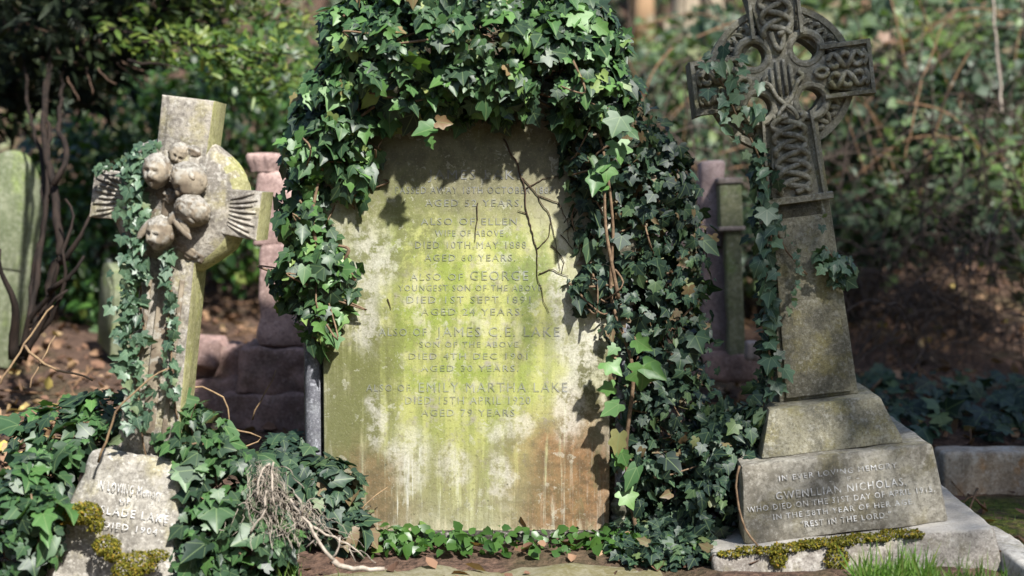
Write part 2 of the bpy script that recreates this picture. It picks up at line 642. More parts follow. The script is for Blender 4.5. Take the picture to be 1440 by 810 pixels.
def slab_color(b):
    co = b.co
    sep = b.n('ShaderNodeSeparateXYZ')
    warp = b.n('ShaderNodeTexNoise'); b.put(warp.inputs['Vector'], co)
    warp.inputs['Scale'].default_value = 9; warp.inputs['Detail'].default_value = 5; warp.inputs['Roughness'].default_value = .65
    w2 = b.n('ShaderNodeVectorMath', operation='MULTIPLY_ADD')
    b.put(w2.inputs[0], warp.outputs['Color']); w2.inputs[1].default_value = (.17, 0, .19); w2.inputs[2].default_value = (-.085, 0, -.095)
    w3 = b.n('ShaderNodeVectorMath', operation='ADD')
    b.put(w3.inputs[0], co); b.put(w3.inputs[1], w2.outputs[0])
    b.put(sep.inputs[0], w3.outputs[0])
    X, Z = sep.outputs[0], sep.outputs[2]

    def blob(px, py, rx, ry, hard=.5):
        c = hl(px, py)
        k = mpp(0)
        a = b.math('DIVIDE', b.math('SUBTRACT', X, float(c[0])), rx * k)
        d = b.math('DIVIDE', b.math('SUBTRACT', Z, float(c[2])), ry * k)
        r = b.math('SQRT', b.math('ADD', b.math('MULTIPLY', a, a), b.math('MULTIPLY', d, d)))
        return b.step(r, 1.0 + hard * .5, 1.0 - hard)

    def mul(*a):
        r = a[0]
        for q in a[1:]: r = b.math('MULTIPLY', r, q)
        return r
    streak = b.noise(26, 4, .6, b.scaled(co, 1, 1, .07))
    streak2 = b.noise(60, 4, .65, b.scaled(co, 1, 1, .05, (3, 0, 1)))
    med = b.noise(24, 6, .72)
    fine = b.noise(150, 4, .7)
    big = b.noise(7, 5, .65)
    c = b.mix(b.step(med, .4, .62), (.42, .395, .325), (.27, .25, .19))
    # algae: yellow-green centre with runs
    alg = b.mix(b.step(streak, .42, .6), (.335, .345, .115), (.225, .245, .075))
    c = b.mix(mul(blob(650, 480, 200, 290, .5), b.step(med, .70, .50), .97), c, alg)
    c = b.mix(mul(blob(650, 430, 150, 170, .5), b.step(big, .47, .57), .8), c, (.19, .24, .045))
    pale = b.math('MULTIPLY', b.step(b.noise(17, 5, .65, b.scaled(co, 1, 1, .6, (2, 0, 4))), .53, .62), .5)
    c = b.mix(mul(blob(650, 420, 150, 200, .6), pale), c, (.46, .44, .30))
    # dark olive colour across the top, olive growth at the left
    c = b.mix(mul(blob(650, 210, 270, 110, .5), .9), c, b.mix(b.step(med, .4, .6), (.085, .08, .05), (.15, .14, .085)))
    c = b.mix(mul(blob(550, 320, 95, 80, .6), b.step(med, .38, .54), .85), c, (.13, .14, .05))
    c = b.mix(mul(blob(500, 470, 70, 130, .6), b.step(big, .44, .56), .8), c, (.14, .15, .052))
    c = b.mix(mul(blob(745, 410, 55, 90, .6), b.step(big, .42, .6), .75), c, (.13, .16, .06))
    c = b.mix(mul(blob(495, 560, 75, 190, .6), b.step(streak, .34, .52), .9), c, (.12, .125, .045))
    c = b.mix(mul(blob(835, 540, 45, 75, .5), b.step(med, .34, .58), .9), c, (.075, .075, .03))
    # rust brown at the foot
    c = b.mix(mul(blob(800, 690, 95, 130, .6), b.step(streak2, .74, .50), 1.0), c, b.mix(b.step(med, .4, .6), (.22, .125, .06), (.115, .07, .036)))
    c = b.mix(mul(blob(512, 710, 75, 90, .6), b.step(streak2, .68, .48), .92), c, b.mix(b.step(med, .4, .6), (.205, .13, .07), (.11, .075, .042)))
    c = b.mix(mul(blob(660, 690, 160, 80, .7), b.step(streak2, .60, .44), .55), c, (.16, .145, .07))
    # bare, bleached places
    for a in ((520, 372, 34, 62, .5), (508, 455, 26, 40, .6), (812, 470, 34, 70, .5), (790, 400, 14, 80, .5), (800, 570, 22, 50, .6),
              (716, 608, 30, 20, .4), (528, 585, 14, 46, .6), (575, 640, 32, 48, .6), (640, 650, 26, 26, .6), (705, 670, 14, 40, .6)):
        c = b.mix(mul(blob(*a), b.step(med, .60, .48), .5), c, b.mix(b.step(fine, .4, .6), (.58, .55, .50), (.42, .40, .37)))
    c = b.mix(mul(blob(590, 690, 55, 75, .6), b.step(streak2, .53, .64), .75), c, (.50, .49, .44))
    c = b.mix(mul(blob(660, 752, 230, 14, .8), b.step(streak2, .42, .56), .6), c, (.5, .45, .3))
    ros = b.voro(21, b.scaled(w3.outputs[0], 1, 1, 1, (.3, 0, .7)))
    ros2 = b.voro(47, b.scaled(w3.outputs[0], 1, 1, 1, (.8, 0, .2)))
    gate = b.step(b.noise(6, 3, .5, b.scaled(co, 1, 1, 1, (4, 0, 9))), .5, .54)
    c = b.mix(mul(b.step(ros, .27, .23), gate, b.step(med, .60, .50), .38), c, b.mix(b.step(fine, .4, .6), (.50, .49, .42), (.34, .34, .27)))
    c = b.mix(mul(b.step(ros2, .24, .19), b.step(big, .50, .54), .35), c, (.45, .44, .36))
    # specks
    v = b.voro(34)
    c = b.mix(mul(blob(660, 690, 190, 90, .4), b.step(v, .12, .07), b.step(med, .5, .56)), c, (.03, .03, .022))
    grit = b.noise(85, 5, .75)
    c = b.mix(b.math('MULTIPLY', b.step(grit, .52, .66), .5), c, (.09, .085, .04))
    c = b.mix(b.math('MULTIPLY', b.step(b.noise(12, 6, .7, b.scaled(co, 1, 1, .5, (7, 0, 2))), .54, .64), .45), c, (.13, .125, .06))
    c = b.mix(b.math('MULTIPLY', b.step(fine, .45, .3), .3), c, (.50, .48, .36))
    return c, med, fine


def slab_mats():
    b = NB('algae_stone')
    c, med, fine = slab_color(b)
    h = b.math('ADD', b.math('MULTIPLY', med, .8), b.math('MULTIPLY', fine, .4))
    m1 = b.done(b.bsdf(c, .88, .2, b.bump(h, .45, .005)))
    b = NB('worn_lead_letters')
    c, med, fine = slab_color(b)
    k = b.step(b.noise(75, 4, .65, b.scaled(b.co, 1, 1, 1, (9, 4, 2))), .30, .48)
    lead = b.mix(b.step(b.noise(20, 3, .5), .4, .6), (.085, .09, .10), (.19, .2, .22))
    sep = b.n('ShaderNodeSeparateXYZ'); b.put(sep.inputs[0], b.co)
    amt = b.math('MULTIPLY', k, .55)
    c = b.mix(amt, c, lead)
    m2 = b.done(b.bsdf(c, .7, .3))
    return m1, m2


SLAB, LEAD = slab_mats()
PLAIN = stone('damp_stone', (.17, .16, .12), (.08, .075, .055), (.36, .34, .28), (.10, .11, .04), .6)
GREYGRAN = stone('grey_granite', (.17, .175, .19), (.10, .10, .115), (.38, .39, .42), (.12, .13, .12), .2, sc=2.2, streak=.2, lichen=.5, bump=.2, rough=.55)


def slab_outline():
    L, R_, B = hl(456, 756)[0], hl(857, 756)[0], 0.0
    sh, top = hl(0, 300)[2], hl(0, 118)[2]
    out = [(L, B), (R_, B)]
    cx, a = (L + R_) / 2, (R_ - L) / 2
    for i in range(0, 41):
        t = PI * i / 40
        out.append((cx + a * math.cos(t), sh + (top - sh) * math.sin(t) ** .8))
    return out


OUT = slab_outline()
V, F = prism(OUT, 0.0, .13, .008)
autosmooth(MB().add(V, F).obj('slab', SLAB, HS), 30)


def textline(mb, s, x0, x1, y0, y1, place, depth=.0012):
    """s fitted into a pixel box; place(u,v) -> function from unit box to local point"""
    cu = bpy.data.curves.new('t', 'FONT')
    cu.body = s
    cu.space_character = 1.22
    cu.resolution_u = 2
    ob = bpy.data.objects.new('t', cu)
    COL.objects.link(ob)
    bpy.context.view_layer.update()
    dg = bpy.context.evaluated_depsgraph_get()
    me = ob.evaluated_get(dg).to_mesh()
    P = np.array([v.co[:] for v in me.vertices])
    Fs = [tuple(p.vertices) for p in me.polygons]
    ob.evaluated_get(dg).to_mesh_clear()
    bpy.data.objects.remove(ob)
    bpy.data.curves.remove(cu)
    mn, mx = P.min(0), P.max(0)
    u = (P[:, 0] - mn[0]) / (mx[0] - mn[0])
    v = P[:, 1] / .73
    V = [place(x0 + a * (x1 - x0), y1 + c * (y0 - y1)) for a, c in zip(u, v)]
    mb.add(V, Fs)


LINES = [('JAMES LAKE', 602, 736, 238, 252), ('PASSED AWAY 18TH OCTOBER 1887', 556, 778, 262, 272), ('AGED 52 YEARS,', 598, 735, 280, 290),
         ('ALSO OF ELLEN', 592, 727, 306, 316), ('WIFE OF ABOVE', 612, 708, 323, 332), ('DIED 10TH MAY 1888', 584, 740, 339, 349),
         ('AGED 60 YEARS.', 597, 725, 357, 367), ('ALSO OF', 577, 651, 384, 394), ('GEORGE', 661, 743, 380, 394), ('YOUNGEST SON OF THE ABOVE', 560, 762, 400, 409),
         ('DIED 1ST SEPT 1891', 572, 746, 416, 426), ('AGED 24 YEARS.', 592, 736, 433, 443), ('ALSO OF', 533, 600, 461, 472), ('JAMES C.E. LAKE', 614, 787, 459, 473),
         ('SON OF THE ABOVE', 590, 729, 480, 488), ('DIED 4TH DEC 1901', 575, 742, 496, 505), ('AGED 30 YEARS.', 592, 729, 513, 522),
         ('ALSO OF', 515, 577, 540, 550), ('EMILY MARTHA LAKE', 589, 798, 537, 551), ('DIED 15TH APRIL 1920', 570, 746, 557, 568), ('AGED 79 YEARS', 592, 724, 575, 585)]
mb = MB()
for s, x0, x1, y0, y1 in LINES:
    def pl(px, py):
        q = hl(px, py)
        return (q[0], -.0015, q[2])
    mb = MB()
    textline(mb, s, x0, x1, y0, y1, pl)
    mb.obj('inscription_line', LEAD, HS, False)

# frame behind, colonettes, mouldings, foot
k = mpp(0)
fw = 62 * k
fo = []
for x, z in OUT:
    cx = (OUT[0][0] + OUT[1][0]) / 2
    fo.append((cx + (x - cx) * 1.16, z if z < .01 else z * 1.04))
V, F = prism(fo, .075, .2, .01)
autosmooth(MB().add(V, F).obj('back_frame', PLAIN, HS), 30)
for s, px in ((-1, 442), (1, 876)):
    p = hl(px, 756, .03)
    zb, zt = .03, hl(0, 380)[2]
    prof = [(.040, .0), (.040, .03), (.033, .038), (.042, .052), (.042, .068), (.030, .08), (.026, .09)]
    V, F = lathe([(r, z + zb) for r, z in prof], 22)
    o = autosmooth(MB().add(V, F, Matrix.Translation((p[0], .035, 0))).obj('column_base', PLAIN, HS), 40)
    V, F = lathe([(.0255, zb + .085), (.0255, zt)], 22)
    o = autosmooth(MB().add(V, F, Matrix.Translation((p[0], .035, 0))).obj('column_shaft', GREYGRAN, HS), 40)
    V, F = lathe([(.026, zt), (.034, zt + .012), (.03, zt + .02), (.05, zt + .08), (.05, zt + .1)], 22)
    o = autosmooth(MB().add(V, F, Matrix.Translation((p[0], .035, 0))).obj('column_capital', PLAIN, HS), 40)
V, F = block(1.02, .26, .1, bev=.012, amp=.006, seed=4, off=(hl(660, 0)[0], .10, -.075), cuts=24)
MB().add(V, F).obj('foot_block', stone('dark_gap_foot', (.05, .045, .038), (.025, .022, .018), (.3, .29, .26), (.05, .05, .02), .5, lichen=.5), HS)  # darkness of the gap under the slab is painted into this block
# ledger strip in front
LEDGER = stone('ledger_stone', (.30, .28, .25), (.16, .14, .11), (.45, .43, .40), (.12, .11, .05), .5, moss=(.10, .09, .02), moss_amt=.6)
p = at(690, 800, -.30)
V, F = block(.98, .2, .10, bev=.018, amp=.02, sc=7, seed=9, cuts=30)
o = MB().add(V, F).obj('kerb_stone', LEDGER)
o.location = (p[0], -.30, -.055)
tag(o, 'low pale kerb stone sunk in soil before the tall algae-covered headstone', 'kerb stone')

# ------------------------------------------------------------------ right Celtic cross
CELT = stone('celtic_stone', (.27, .255, .195), (.15, .142, .11), (.43, .42, .37), (.19, .18, .08), .6, sc=1.6, streak=.5, lichen=.4, bump=.9)
CELT_FACE = stone('celtic_shaft_stone', (.265, .245, .17), (.15, .14, .105), (.42, .41, .35), (.24, .21, .085), .65, sc=1.6, streak=.4, lichen=.35, bump=.9)
PLINTH = stone('plinth_stone', (.31, .29, .24), (.165, .15, .12), (.45, .43, .38), (.19, .165, .08), .6, sc=1.1, streak=.65, lichen=.3, bump=.55)
RRY = -math.radians(7.3)
RS = at(1147, 556, .05)
RR = Matrix.Rotation(math.radians(-3), 3, 'Z') @ Matrix.Rotation(RRY, 3, 'Y')
H1, H2, H3 = .20, .225, .135
RO = Vector(RS) - RR @ Vector((0, 0, H1 + H2 + H3))
RC = empty('celtic_cross', RO)
RC.rotation_euler = RR.to_euler()
tag(RC, 'leaning Celtic cross with ring, pierced head and carved knotwork on a stepped plinth', 'cross monument')
V, F = block(.80, .80, H1, .785, .785, bev=.014, amp=.006, seed=1, cuts=26)
MB().add(V, F).obj('base_slab', stone('slab_granite', (.30, .275, .245), (.17, .15, .13), (.5, .48, .44), (.2, .18, .1), .4, sc=1.8, streak=.15, lichen=.4, moss=(.42, .40, .36), moss_amt=.5), RC)  # moss slot holds a pale grey: upward faces are lighter
V, F = block(.585, .585, H2, .545, .545, bev=.011, amp=.004, seed=2, cuts=24, off=(0, 0, H1))
PL = autosmooth(MB().add(V, F).obj('plinth', PLINTH, RC), 28)
V, F = block(.415, .415, H3, .325, .325, bev=.008, amp=.003, seed=3, cuts=20, off=(0, 0, H1 + H2))
autosmooth(MB().add(V, F).obj('step', CELT_FACE, RC), 28)
Z0 = H1 + H2 + H3
# plinth inscription (front face y = -d/2, slightly sloped)
WHITE = simple('faded_white_paint', (.62, .62, .62), (.30, .29, .26), 70, bump=.2)
mb = MB()


def plp(u, v):
    # u in metres from centre, v height above plinth foot
    t = v / H2
    return (u, -(.585 / 2 * (1 - t) + .545 / 2 * t) - .0035, H1 + v)


for s, u0, u1, v0, v1 in (('IN EVER LOVING MEMORY', -.17, .165, .187, .171), ('- OF -', -.03, .055, .162, .150), ('GWENLLIAN NICHOLAS,', -.185, .185, .142, .119),
                          ('WHO DIED ON THE 31ST DAY OF APRIL 1915.', -.27, .262, .109, .092), ('IN THE 58TH YEAR OF HER AGE.', -.20, .20, .080, .064), ('"REST IN THE LORD."', -.125, .13, .051, .034)):
    mb = MB()
    textline(mb, s, u0, u1, v0, v1, plp)
    mb.obj('inscription_line', WHITE, RC, False)

# shaft: stepped profile, a back body and a raised front panel
TH = .15
HC = .962


def trap(w0, w1, z0, z1): return [(-w0 / 2, z0), (w0 / 2, z0), (w1 / 2, z1), (-w1 / 2, z1)]


V, F = prism(trap(.236, .182, Z0, Z0 + .83), -TH / 2 + .012, TH / 2, .006)
o = MB().add(V, F)
V, F = prism(trap(.196, .150, Z0 + .012, Z0 + .60), -TH / 2, -TH / 2 + .012, .005); o.add(V, F)
autosmooth(o.obj('shaft', CELT_FACE, RC), 30)

# head: cross outline with bitten armpits, ring, pierced by four holes
def cross_outline(a, hw, hwe, top, bot, hr, hd):
    """arms half length a, half width hw near the centre and hwe at the ends"""
    pts = []
    def arm(ang, L, we):
        c, s = math.cos(ang), math.sin(ang)
        return [(c * x - s * y, s * x + c * y) for x, y in ((L, -we), (L, we))]
    def bite(ang):
        # concave quarter round the hole centre
        cx, cy = hd * math.cos(ang) * math.sqrt(2), hd * math.sin(ang) * math.sqrt(2)
        seq = []
        for i in range(13):
            t = (ang + PI) + (-1 + 2 * i / 12) * -(PI * .42)
            seq.append((cx + hr * math.cos(t), cy + hr * math.sin(t)))
        return seq
    for i, L in enumerate((a, top, a, bot)):
        ang = i * PI / 2
        pts += arm(ang, L, hwe)
        pts += bite(ang + PI / 4)
    return pts


def boolean(base, others, op):
    for ot in others:
        m = base.modifiers.new('b', 'BOOLEAN'); m.operation = op; m.object = ot; m.solver = 'EXACT'
    bpy.context.view_layer.update()
    dg = bpy.context.evaluated_depsgraph_get()
    me = bpy.data.meshes.new_from_object(base.evaluated_get(dg))
    base.modifiers.clear()
    for ot in others: bpy.data.objects.remove(ot)
    return me


hz = Z0 + HC
crossP = cross_outline(.268, .07, .082, .30, .42, .040, .077)
V, F = prism([(x, z + hz) for x, z in crossP], -TH / 2, TH / 2 - .01, .006)
o = autosmooth(MB().add(V, F).obj('cross_head', CELT, RC), 30)
# ring
def annulus(ri, ro, y0, y1, n=72):
    V, F = [], []
    for i in range(n):
        w = 2 * PI * i / n
        for r, y in ((ri, y0), (ro, y0), (ro, y1), (ri, y1)):
            V.append((r * math.cos(w), y, hz + r * math.sin(w)))
    for i in range(n):
        j = (i + 1) % n
        for q in range(4):
            q2 = (q + 1) % 4
            F.append((i * 4 + q, j * 4 + q, j * 4 + q2, i * 4 + q2))
    return V, F


mb = MB()
V, F = annulus(.135, .212, -TH / 2 + .03, TH / 2 - .04); mb.add(V, F)
V, F = annulus(.20, .218, -TH / 2 + .022, TH / 2 - .034); mb.add(V, F)
V, F = annulus(.130, .146, -TH / 2 + .022, TH / 2 - .034); mb.add(V, F)
# twisted cord in the ring between the arms
for q in range(4):
    for ph in (0, PI):
        P = []
        for i in range(41):
            w = q * PI / 2 + math.radians(20) + math.radians(50) * i / 40
            rr = .173 + .017 * math.sin(i / 40 * 3 * 2 * PI + ph)
            P.append((rr * math.cos(w), -TH / 2 + .026 - .006 * math.cos(i / 40 * 3 * 4 * PI + ph), hz + rr * math.sin(w)))
        mb.tube(P, .0075, 6)
autosmooth(mb.obj('ring', CELT, RC), 40)
# raised rims round the four holes
mb = MB()
for sx in (1, -1):
    for sz in (1, -1):
        P = []
        for i in range(33):
            w = 2 * PI * i / 32
            P.append((sx * .077 + .047 * math.cos(w), -TH / 2 + .008, hz + sz * .077 + .047 * math.sin(w)))
        mb.tube(P, .0125, 8, cap=False)
        # short tube so that the hole has a wall
        n = 32
        V, F = [], []
        for i in range(n):
            w = 2 * PI * i / n
            for r, y in ((.039, -TH / 2 + .004), (.05, -TH / 2 + .004), (.05, TH / 2 - .03), (.039, TH / 2 - .03)):
                V.append((sx * .077 + r * math.cos(w), y, hz + sz * .077 + r * math.sin(w)))
        for i in range(n):
            j = (i + 1) % n
            for q in range(4):
                q2 = (q + 1) % 4
                F.append((i * 4 + q, j * 4 + q, j * 4 + q2, i * 4 + q2))
        mb.add(V, F)
autosmooth(mb.obj('hole_rim', CELT, RC), 40)

# knotwork: plaited cords and border fillets
YF = -TH / 2


def plait(mb, cx, z0, z1, A, loops, strands=3, r=.0085, vertical=True, lift=.004):
    for s in range(strands):
        P = []
        n = 24 * loops
        for i in range(n + 1):
            t = i / n
            a = 2 * PI * (loops * t * .5 + s / strands)
            x = A * math.sin(a)
            y = YF - lift - .0055 * math.cos(2 * a + s)
            z = z0 + (z1 - z0) * t
            # let the cord square off at its turns
            x = A * math.copysign(abs(x / A) ** .8, x)
            P.append((cx + x, y, z) if vertical else (z, y, cx + x))
        mb.tube(P, r, 7)


def loop(mb, pts, r=.0085, close=True, M=None):
    P = [Vector((x, YF - .007 - 1.3 * dz, z)) for x, z, dz in pts]
    if close: P = P + [P[0], P[1]]
    Q = smoothpath(P, 5)
    if close: Q = Q[5:-5] + [Q[5]] if False else Q
    mb.tube(Q, r, 7)


kn = MB()
plait(kn, 0, Z0 + .622, Z0 + .85, .046, 4, 3, .0092, lift=.009)
plait(kn, 0, hz + .125, hz + .32, .042, 3, 3, .0088, lift=.009)
loop(kn, [(-.02, hz + .135, .002), (-.012, hz + .10, 0), (0, hz + .082, .003), (.012, hz + .10, 0), (.02, hz + .135, .002)], .0085, False)
for sx in (1, -1):
    # two bands of interlace side by side on each arm, tied by a small ring near the hub
    for sz in (1, -1):
        for ph in (0, PI):
            P = []
            for i in range(49):
                t = i / 48
                a = 2 * PI * 1.5 * t + ph
                x = .135 + .103 * t
                z = sz * (.029 + .019 * math.copysign(abs(math.sin(a)) ** .8, math.sin(a)))
                P.append((sx * x, YF - .008 - .006 * math.cos(2 * a + ph), hz + z))
            kn.tube(P, .0082, 7)
        P = [(sx * (.238 + .009 * math.cos(w)), YF - .008, hz + sz * .029 + .019 * math.sin(w)) for w in np.linspace(-PI / 2, PI / 2, 11)]
        kn.tube(P, .0082, 7)
    P = [(sx * (.115 + .018 * math.cos(w)), YF - .007, hz + .013 * math.sin(w)) for w in np.linspace(0, 2 * PI, 21)]
    kn.tube(P, .0078, 7)
# centre panel: upright bars and crossing straps
for x in (-.03, -.012, .008, .026):
    kn.tube([(x, YF - .004, hz + .06 - abs(x)), (x, YF - .006, hz - .05)], .0065, 6)
for sx in (1, -1):
    loop(kn, [(sx * .045, hz + .012, 0), (sx * .06, hz - .004, .003), (sx * .04, hz - .02, .005), (sx * .02, hz - .06, 0), (-sx * .02, hz - .10, .006), (-sx * .03, hz - .125, 0)], .007, False)
kn.obj('knotwork', CELT, RC)
fr = MB()


def bar(x0, z0, x1, z1, w=.011, h=.014):
    d = Vector((x1 - x0, 0, z1 - z0)); L = d.length; d.normalize()
    nrm = Vector((-d.z, 0, d.x))
    a, b_ = Vector((x0, 0, z0)) - d * w / 2, Vector((x1, 0, z1)) + d * w / 2
    V = []
    for p in (a, b_):
        for s, y in ((-1, YF + .002), (-.7, YF - h), (.7, YF - h), (1, YF + .002)):
            V.append(p + nrm * (s * w / 2) + Vector((0, y, 0)))
    fr.add(V, [(0, 1, 5, 4), (1, 2, 6, 5), (2, 3, 7, 6), (0, 3, 2, 1), (4, 5, 6, 7)])


for sx in (1, -1):
    bar(sx * .083, Z0 + .60, sx * .071, Z0 + .85)
    bar(sx * .259, hz - .072, sx * .259, hz + .072, .016)
    bar(sx * .125, hz + .073, sx * .251, hz + .073, .016, .0137)
    bar(sx * .125, hz - .073, sx * .251, hz - .073, .016, .0137)
    bar(sx * .071, hz + .13, sx * .071, hz + .29, .014)
bar(-.095, Z0 + .60, .095, Z0 + .60, .024, .016)
autosmooth(fr.obj('border_moulding', CELT, RC), 30)

# ------------------------------------------------------------------ left cross with cherub heads
CHER = stone('cherub_cross_stone', (.33, .30, .25), (.15, .135, .115), (.47, .45, .40), (.28, .25, .11), .5, sc=1.5, streak=.8, lichen=.35, bump=.7)
ALGAE = stone('algae_side_stone', (.36, .345, .17), (.22, .21, .10), (.46, .44, .30), (.30, .31, .09), .6, sc=1.4, streak=.4, lichen=.3, bump=.6)
def carved():
    b = NB('carved_stone')
    n1, n2 = b.noise(14, 5, .6), b.noise(60, 4, .65)
    c = b.mix(b.step(n1, .4, .6), (.25, .21, .155), (.14, .11, .08))
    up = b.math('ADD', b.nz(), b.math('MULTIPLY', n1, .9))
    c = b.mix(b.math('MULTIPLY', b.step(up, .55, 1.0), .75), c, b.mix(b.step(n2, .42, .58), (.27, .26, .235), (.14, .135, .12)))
    c = b.mix(b.math('MULTIPLY', b.step(n2, .52, .64), .5), c, (.085, .075, .06))
    c = b.mix(b.math('MULTIPLY', b.step(b.noise(30, 4, .6, b.scaled(b.co, 1, 1, 1, (3, 1, 2))), .54, .62), .5), c, (.38, .37, .33))
    return b.done(b.bsdf(c, .9, .15, b.bump(n2, .3, .003)))


CHERB = carved()
LBASE = stone('lichened_base_stone', (.31, .29, .25), (.18, .165, .14), (.52, .50, .45), (.27, .24, .12), .55, sc=1.4, streak=.45, lichen=.5)
LY = -.30
LSp = at(216, 628, LY)
LR = Matrix.Rotation(math.radians(-4), 3, 'Z') @ Matrix.Rotation(math.radians(7.8), 3, 'Y')
LC = empty('cherub_cross', LSp)
LC.rotation_euler = LR.to_euler()
tag(LC, 'leaning pale stone cross with carved cherub heads on its disc, ivy down one side', 'cross monument')
kk = mpp(LY)
lz = 346 * kk            # disc centre above shaft foot
TL = .128
yf = -TL / 2
V, F = prism(trap(.172, .142, -.02, lz - .12), yf, -yf, .008)
autosmooth(MB().add(V, F).obj('shaft', CHER, LC), 30)
mb = MB()
V, F = prism([(-.018, .05), (.018, .05), (.018, lz - .2), (-.018, lz - .2)], yf - .010, yf, .005); mb.add(V, F)
for x in (-.045, .045):
    V, F = prism([(x - .007, .05), (x + .007, .05), (x + .007, lz - .2), (x - .007, lz - .2)], yf - .007, yf, .003); mb.add(V, F)
autosmooth(mb.obj('shaft_moulding', CHERB, LC), 30)
# top and side arms, slightly flared, with chiselled rays
V, F = prism([(-.070, lz + .10), (.070, lz + .10), (.073, lz + .292), (-.073, lz + .292)], yf - .004, -yf, .007)
V = [Vector(v) + Vector((0, .002 * fbm(v, 20), .003 * fbm(v, 17))) for v in V]
autosmooth(MB().add(V, F).obj('top_arm', CHER, LC), 30)
for s in (-1, 1):
    a = sorted([s * .09, s * .235])
    w0, w1 = (.060, .067) if s > 0 else (.067, .060)
    V, F = prism([(a[0], lz - w0), (a[1], lz - w1), (a[1], lz + w1), (a[0], lz + w0)], yf - .004, -yf, .007)
    arm = autosmooth(MB().add(V, F).obj('side_arm', CHER, LC), 30)
    mb = MB()
    for i in range(8):
        t = (i - 3.5) / 3.5
        x0, z0 = s * .15, lz + t * .034
        x1, z1 = s * (.225 - .012 * (i % 2)), lz + t * .062
        mb.tube([(x0, yf - .004, z0), ((x0 + x1) / 2, yf - .006, (z0 + z1) / 2), (x1, yf - .004, z1)], [.002, .0045, .004], 6)
    mb.obj('carved_rays', CHER, arm)
# disc: domed, with a stepped rim below
prof = [(.03, .085), (.12, .08), (.165, .06), (.187, .03), (.192, .0), (.188, -.02), (.182, -.024), (.182, -.05), (.174, -.056), (.17, -.075), (.05, -.078)]
M = Matrix.Translation((0, 0, lz)) @ Matrix.Rotation(PI / 2, 4, 'X')
V, F = lathe(prof[::-1], 56, M)
V = [Vector(v) + (Vector(v) - Vector((0, 0, lz))).normalized() * (.008 * fbm(v, 14, 3)) for v in V]
autosmooth(MB().add(V, F).obj('disc', CHER, LC), 50)


def ell(mb, c, r, rot=(0, 0, 0), n=22, amp=.0, sc=30, fn=None):
    M = Matrix.Translation(c) @ Matrix.Rotation(rot[2], 4, 'Z') @ Matrix.Rotation(rot[1], 4, 'Y') @ Matrix.Rotation(rot[0], 4, 'X')
    V, F = [], []
    nu, nv = n * 2, n
    for j in range(nv + 1):
        th = PI * j / nv
        for i in range(nu):
            ph = 2 * PI * i / nu
            d = Vector((math.sin(th) * math.cos(ph), math.sin(th) * math.sin(ph), math.cos(th)))
            s = 1.0
            if fn: s, d2 = fn(d); d = d2
            if amp: s += amp * fbm(d + Vector(c) * 9, sc / 10, 3)
            V.append(M @ Vector((d.x * r[0] * s, d.y * r[1] * s, d.z * r[2] * s)))
    for j in range(nv):
        for i in range(nu):
            i2 = (i + 1) % nu
            F.append((j * nu + i, (j + 1) * nu + i, (j + 1) * nu + i2, j * nu + i2))
    mb.add(V, F)


def facefn(d):
    x, y, z = d
    s = 1.0
    g = lambda cx, cz, sx, sz: math.exp(-((x - cx) / sx) ** 2 - ((z - cz) / sz) ** 2)
    if y < .15:
        f = min(1, (.15 - y) / .35)
        a = .30 * g(0, -.14, .09, .18) + .09 * g(0, -.24, .13, .07)
        for sx in (-1, 1):
            a -= .27 * g(sx * .30, .04, .17, .12)
            a += .07 * g(sx * .30, .0, .085, .05)
            a += .07 * g(sx * .28, .19, .24, .06)
            a += .11 * g(sx * .42, -.36, .2, .19)
        a += .10 * g(0, -.46, .17, .045) + .10 * g(0, -.57, .13, .045)
        a -= .2 * g(0, -.515, .19, .04)
        a += .10 * g(0, -.78, .16, .12)
        s += f * a
    hair = max(0, min(1, (z - .42 + .35 * max(0, y + .3)) / .12))
    if y > .25: hair = 1
    s += hair * (.05 + .085 * fbm(d + Vector((2, 1, 0)), 5.5, 2))
    jaw = 1 - .24 * max(0, -z) ** 1.3
    return s, Vector((x * jaw, y, z))


def cherub(c, R_, rot, name='cherub_head'):
    mb = MB()
    ell(mb, c, (R_ * .86, R_ * .96, R_ * 1.08), rot, 34, .015, 40, facefn)
    # ears
    M = Matrix.Rotation(rot[2], 4, 'Z') @ Matrix.Rotation(rot[1], 4, 'Y') @ Matrix.Rotation(rot[0], 4, 'X')
    for s in (-1, 1):
        e = Vector(c) + M @ Vector((s * R_ * .84, R_ * .05, -.08 * R_))
        ell(mb, e, (R_ * .09, R_ * .16, R_ * .24), rot, 8)
    return mb.obj(name, CHERB, LC)


def lp(px, py, y):
    """pixel to local point of the left cross at local depth y"""
    w = at(px, py, LY + y)
    q = LR.inverted() @ (Vector(w) - Vector(LSp))
    return (q.x, y, q.z)


cherub(lp(221, 241, yf - .058), .044, (math.radians(2), math.radians(-2), math.radians(-6)))
cherub(lp(226, 328, yf - .055), .043, (math.radians(8), math.radians(2), math.radians(-16)))
cherub(lp(267, 253, yf - .05), .046, (math.radians(48), math.radians(-18), math.radians(-70)))
cherub(lp(272, 297, yf - .052), .046, (math.radians(36), math.radians(38), math.radians(-80)))
cherub(lp(252, 217, yf - .0), .031, (math.radians(20), math.radians(20), math.radians(20)))
mb = MB()
for px, py, y, rx, ry, rz, ro in ((244, 282, .01, .06, .04, .09, .25), (262, 345, .012, .065, .03, .028, .5), (290, 322, .014, .022, .028, .07, .35), (297, 262, .018, .022, .026, .06, -.25),
                                  (212, 212, .02, .04, .03, .025, -.4), (278, 214, .018, .035, .03, .025, .4), (206, 290, .014, .035, .03, .09, 0), (243, 276, -.02, .025, .025, .025, .2), (238, 372, .03, .04, .02, .018, .3)):
    ell(mb, lp(px, py, yf + y), (rx, ry, rz), (0, ro, 0), 22, .22, 26)
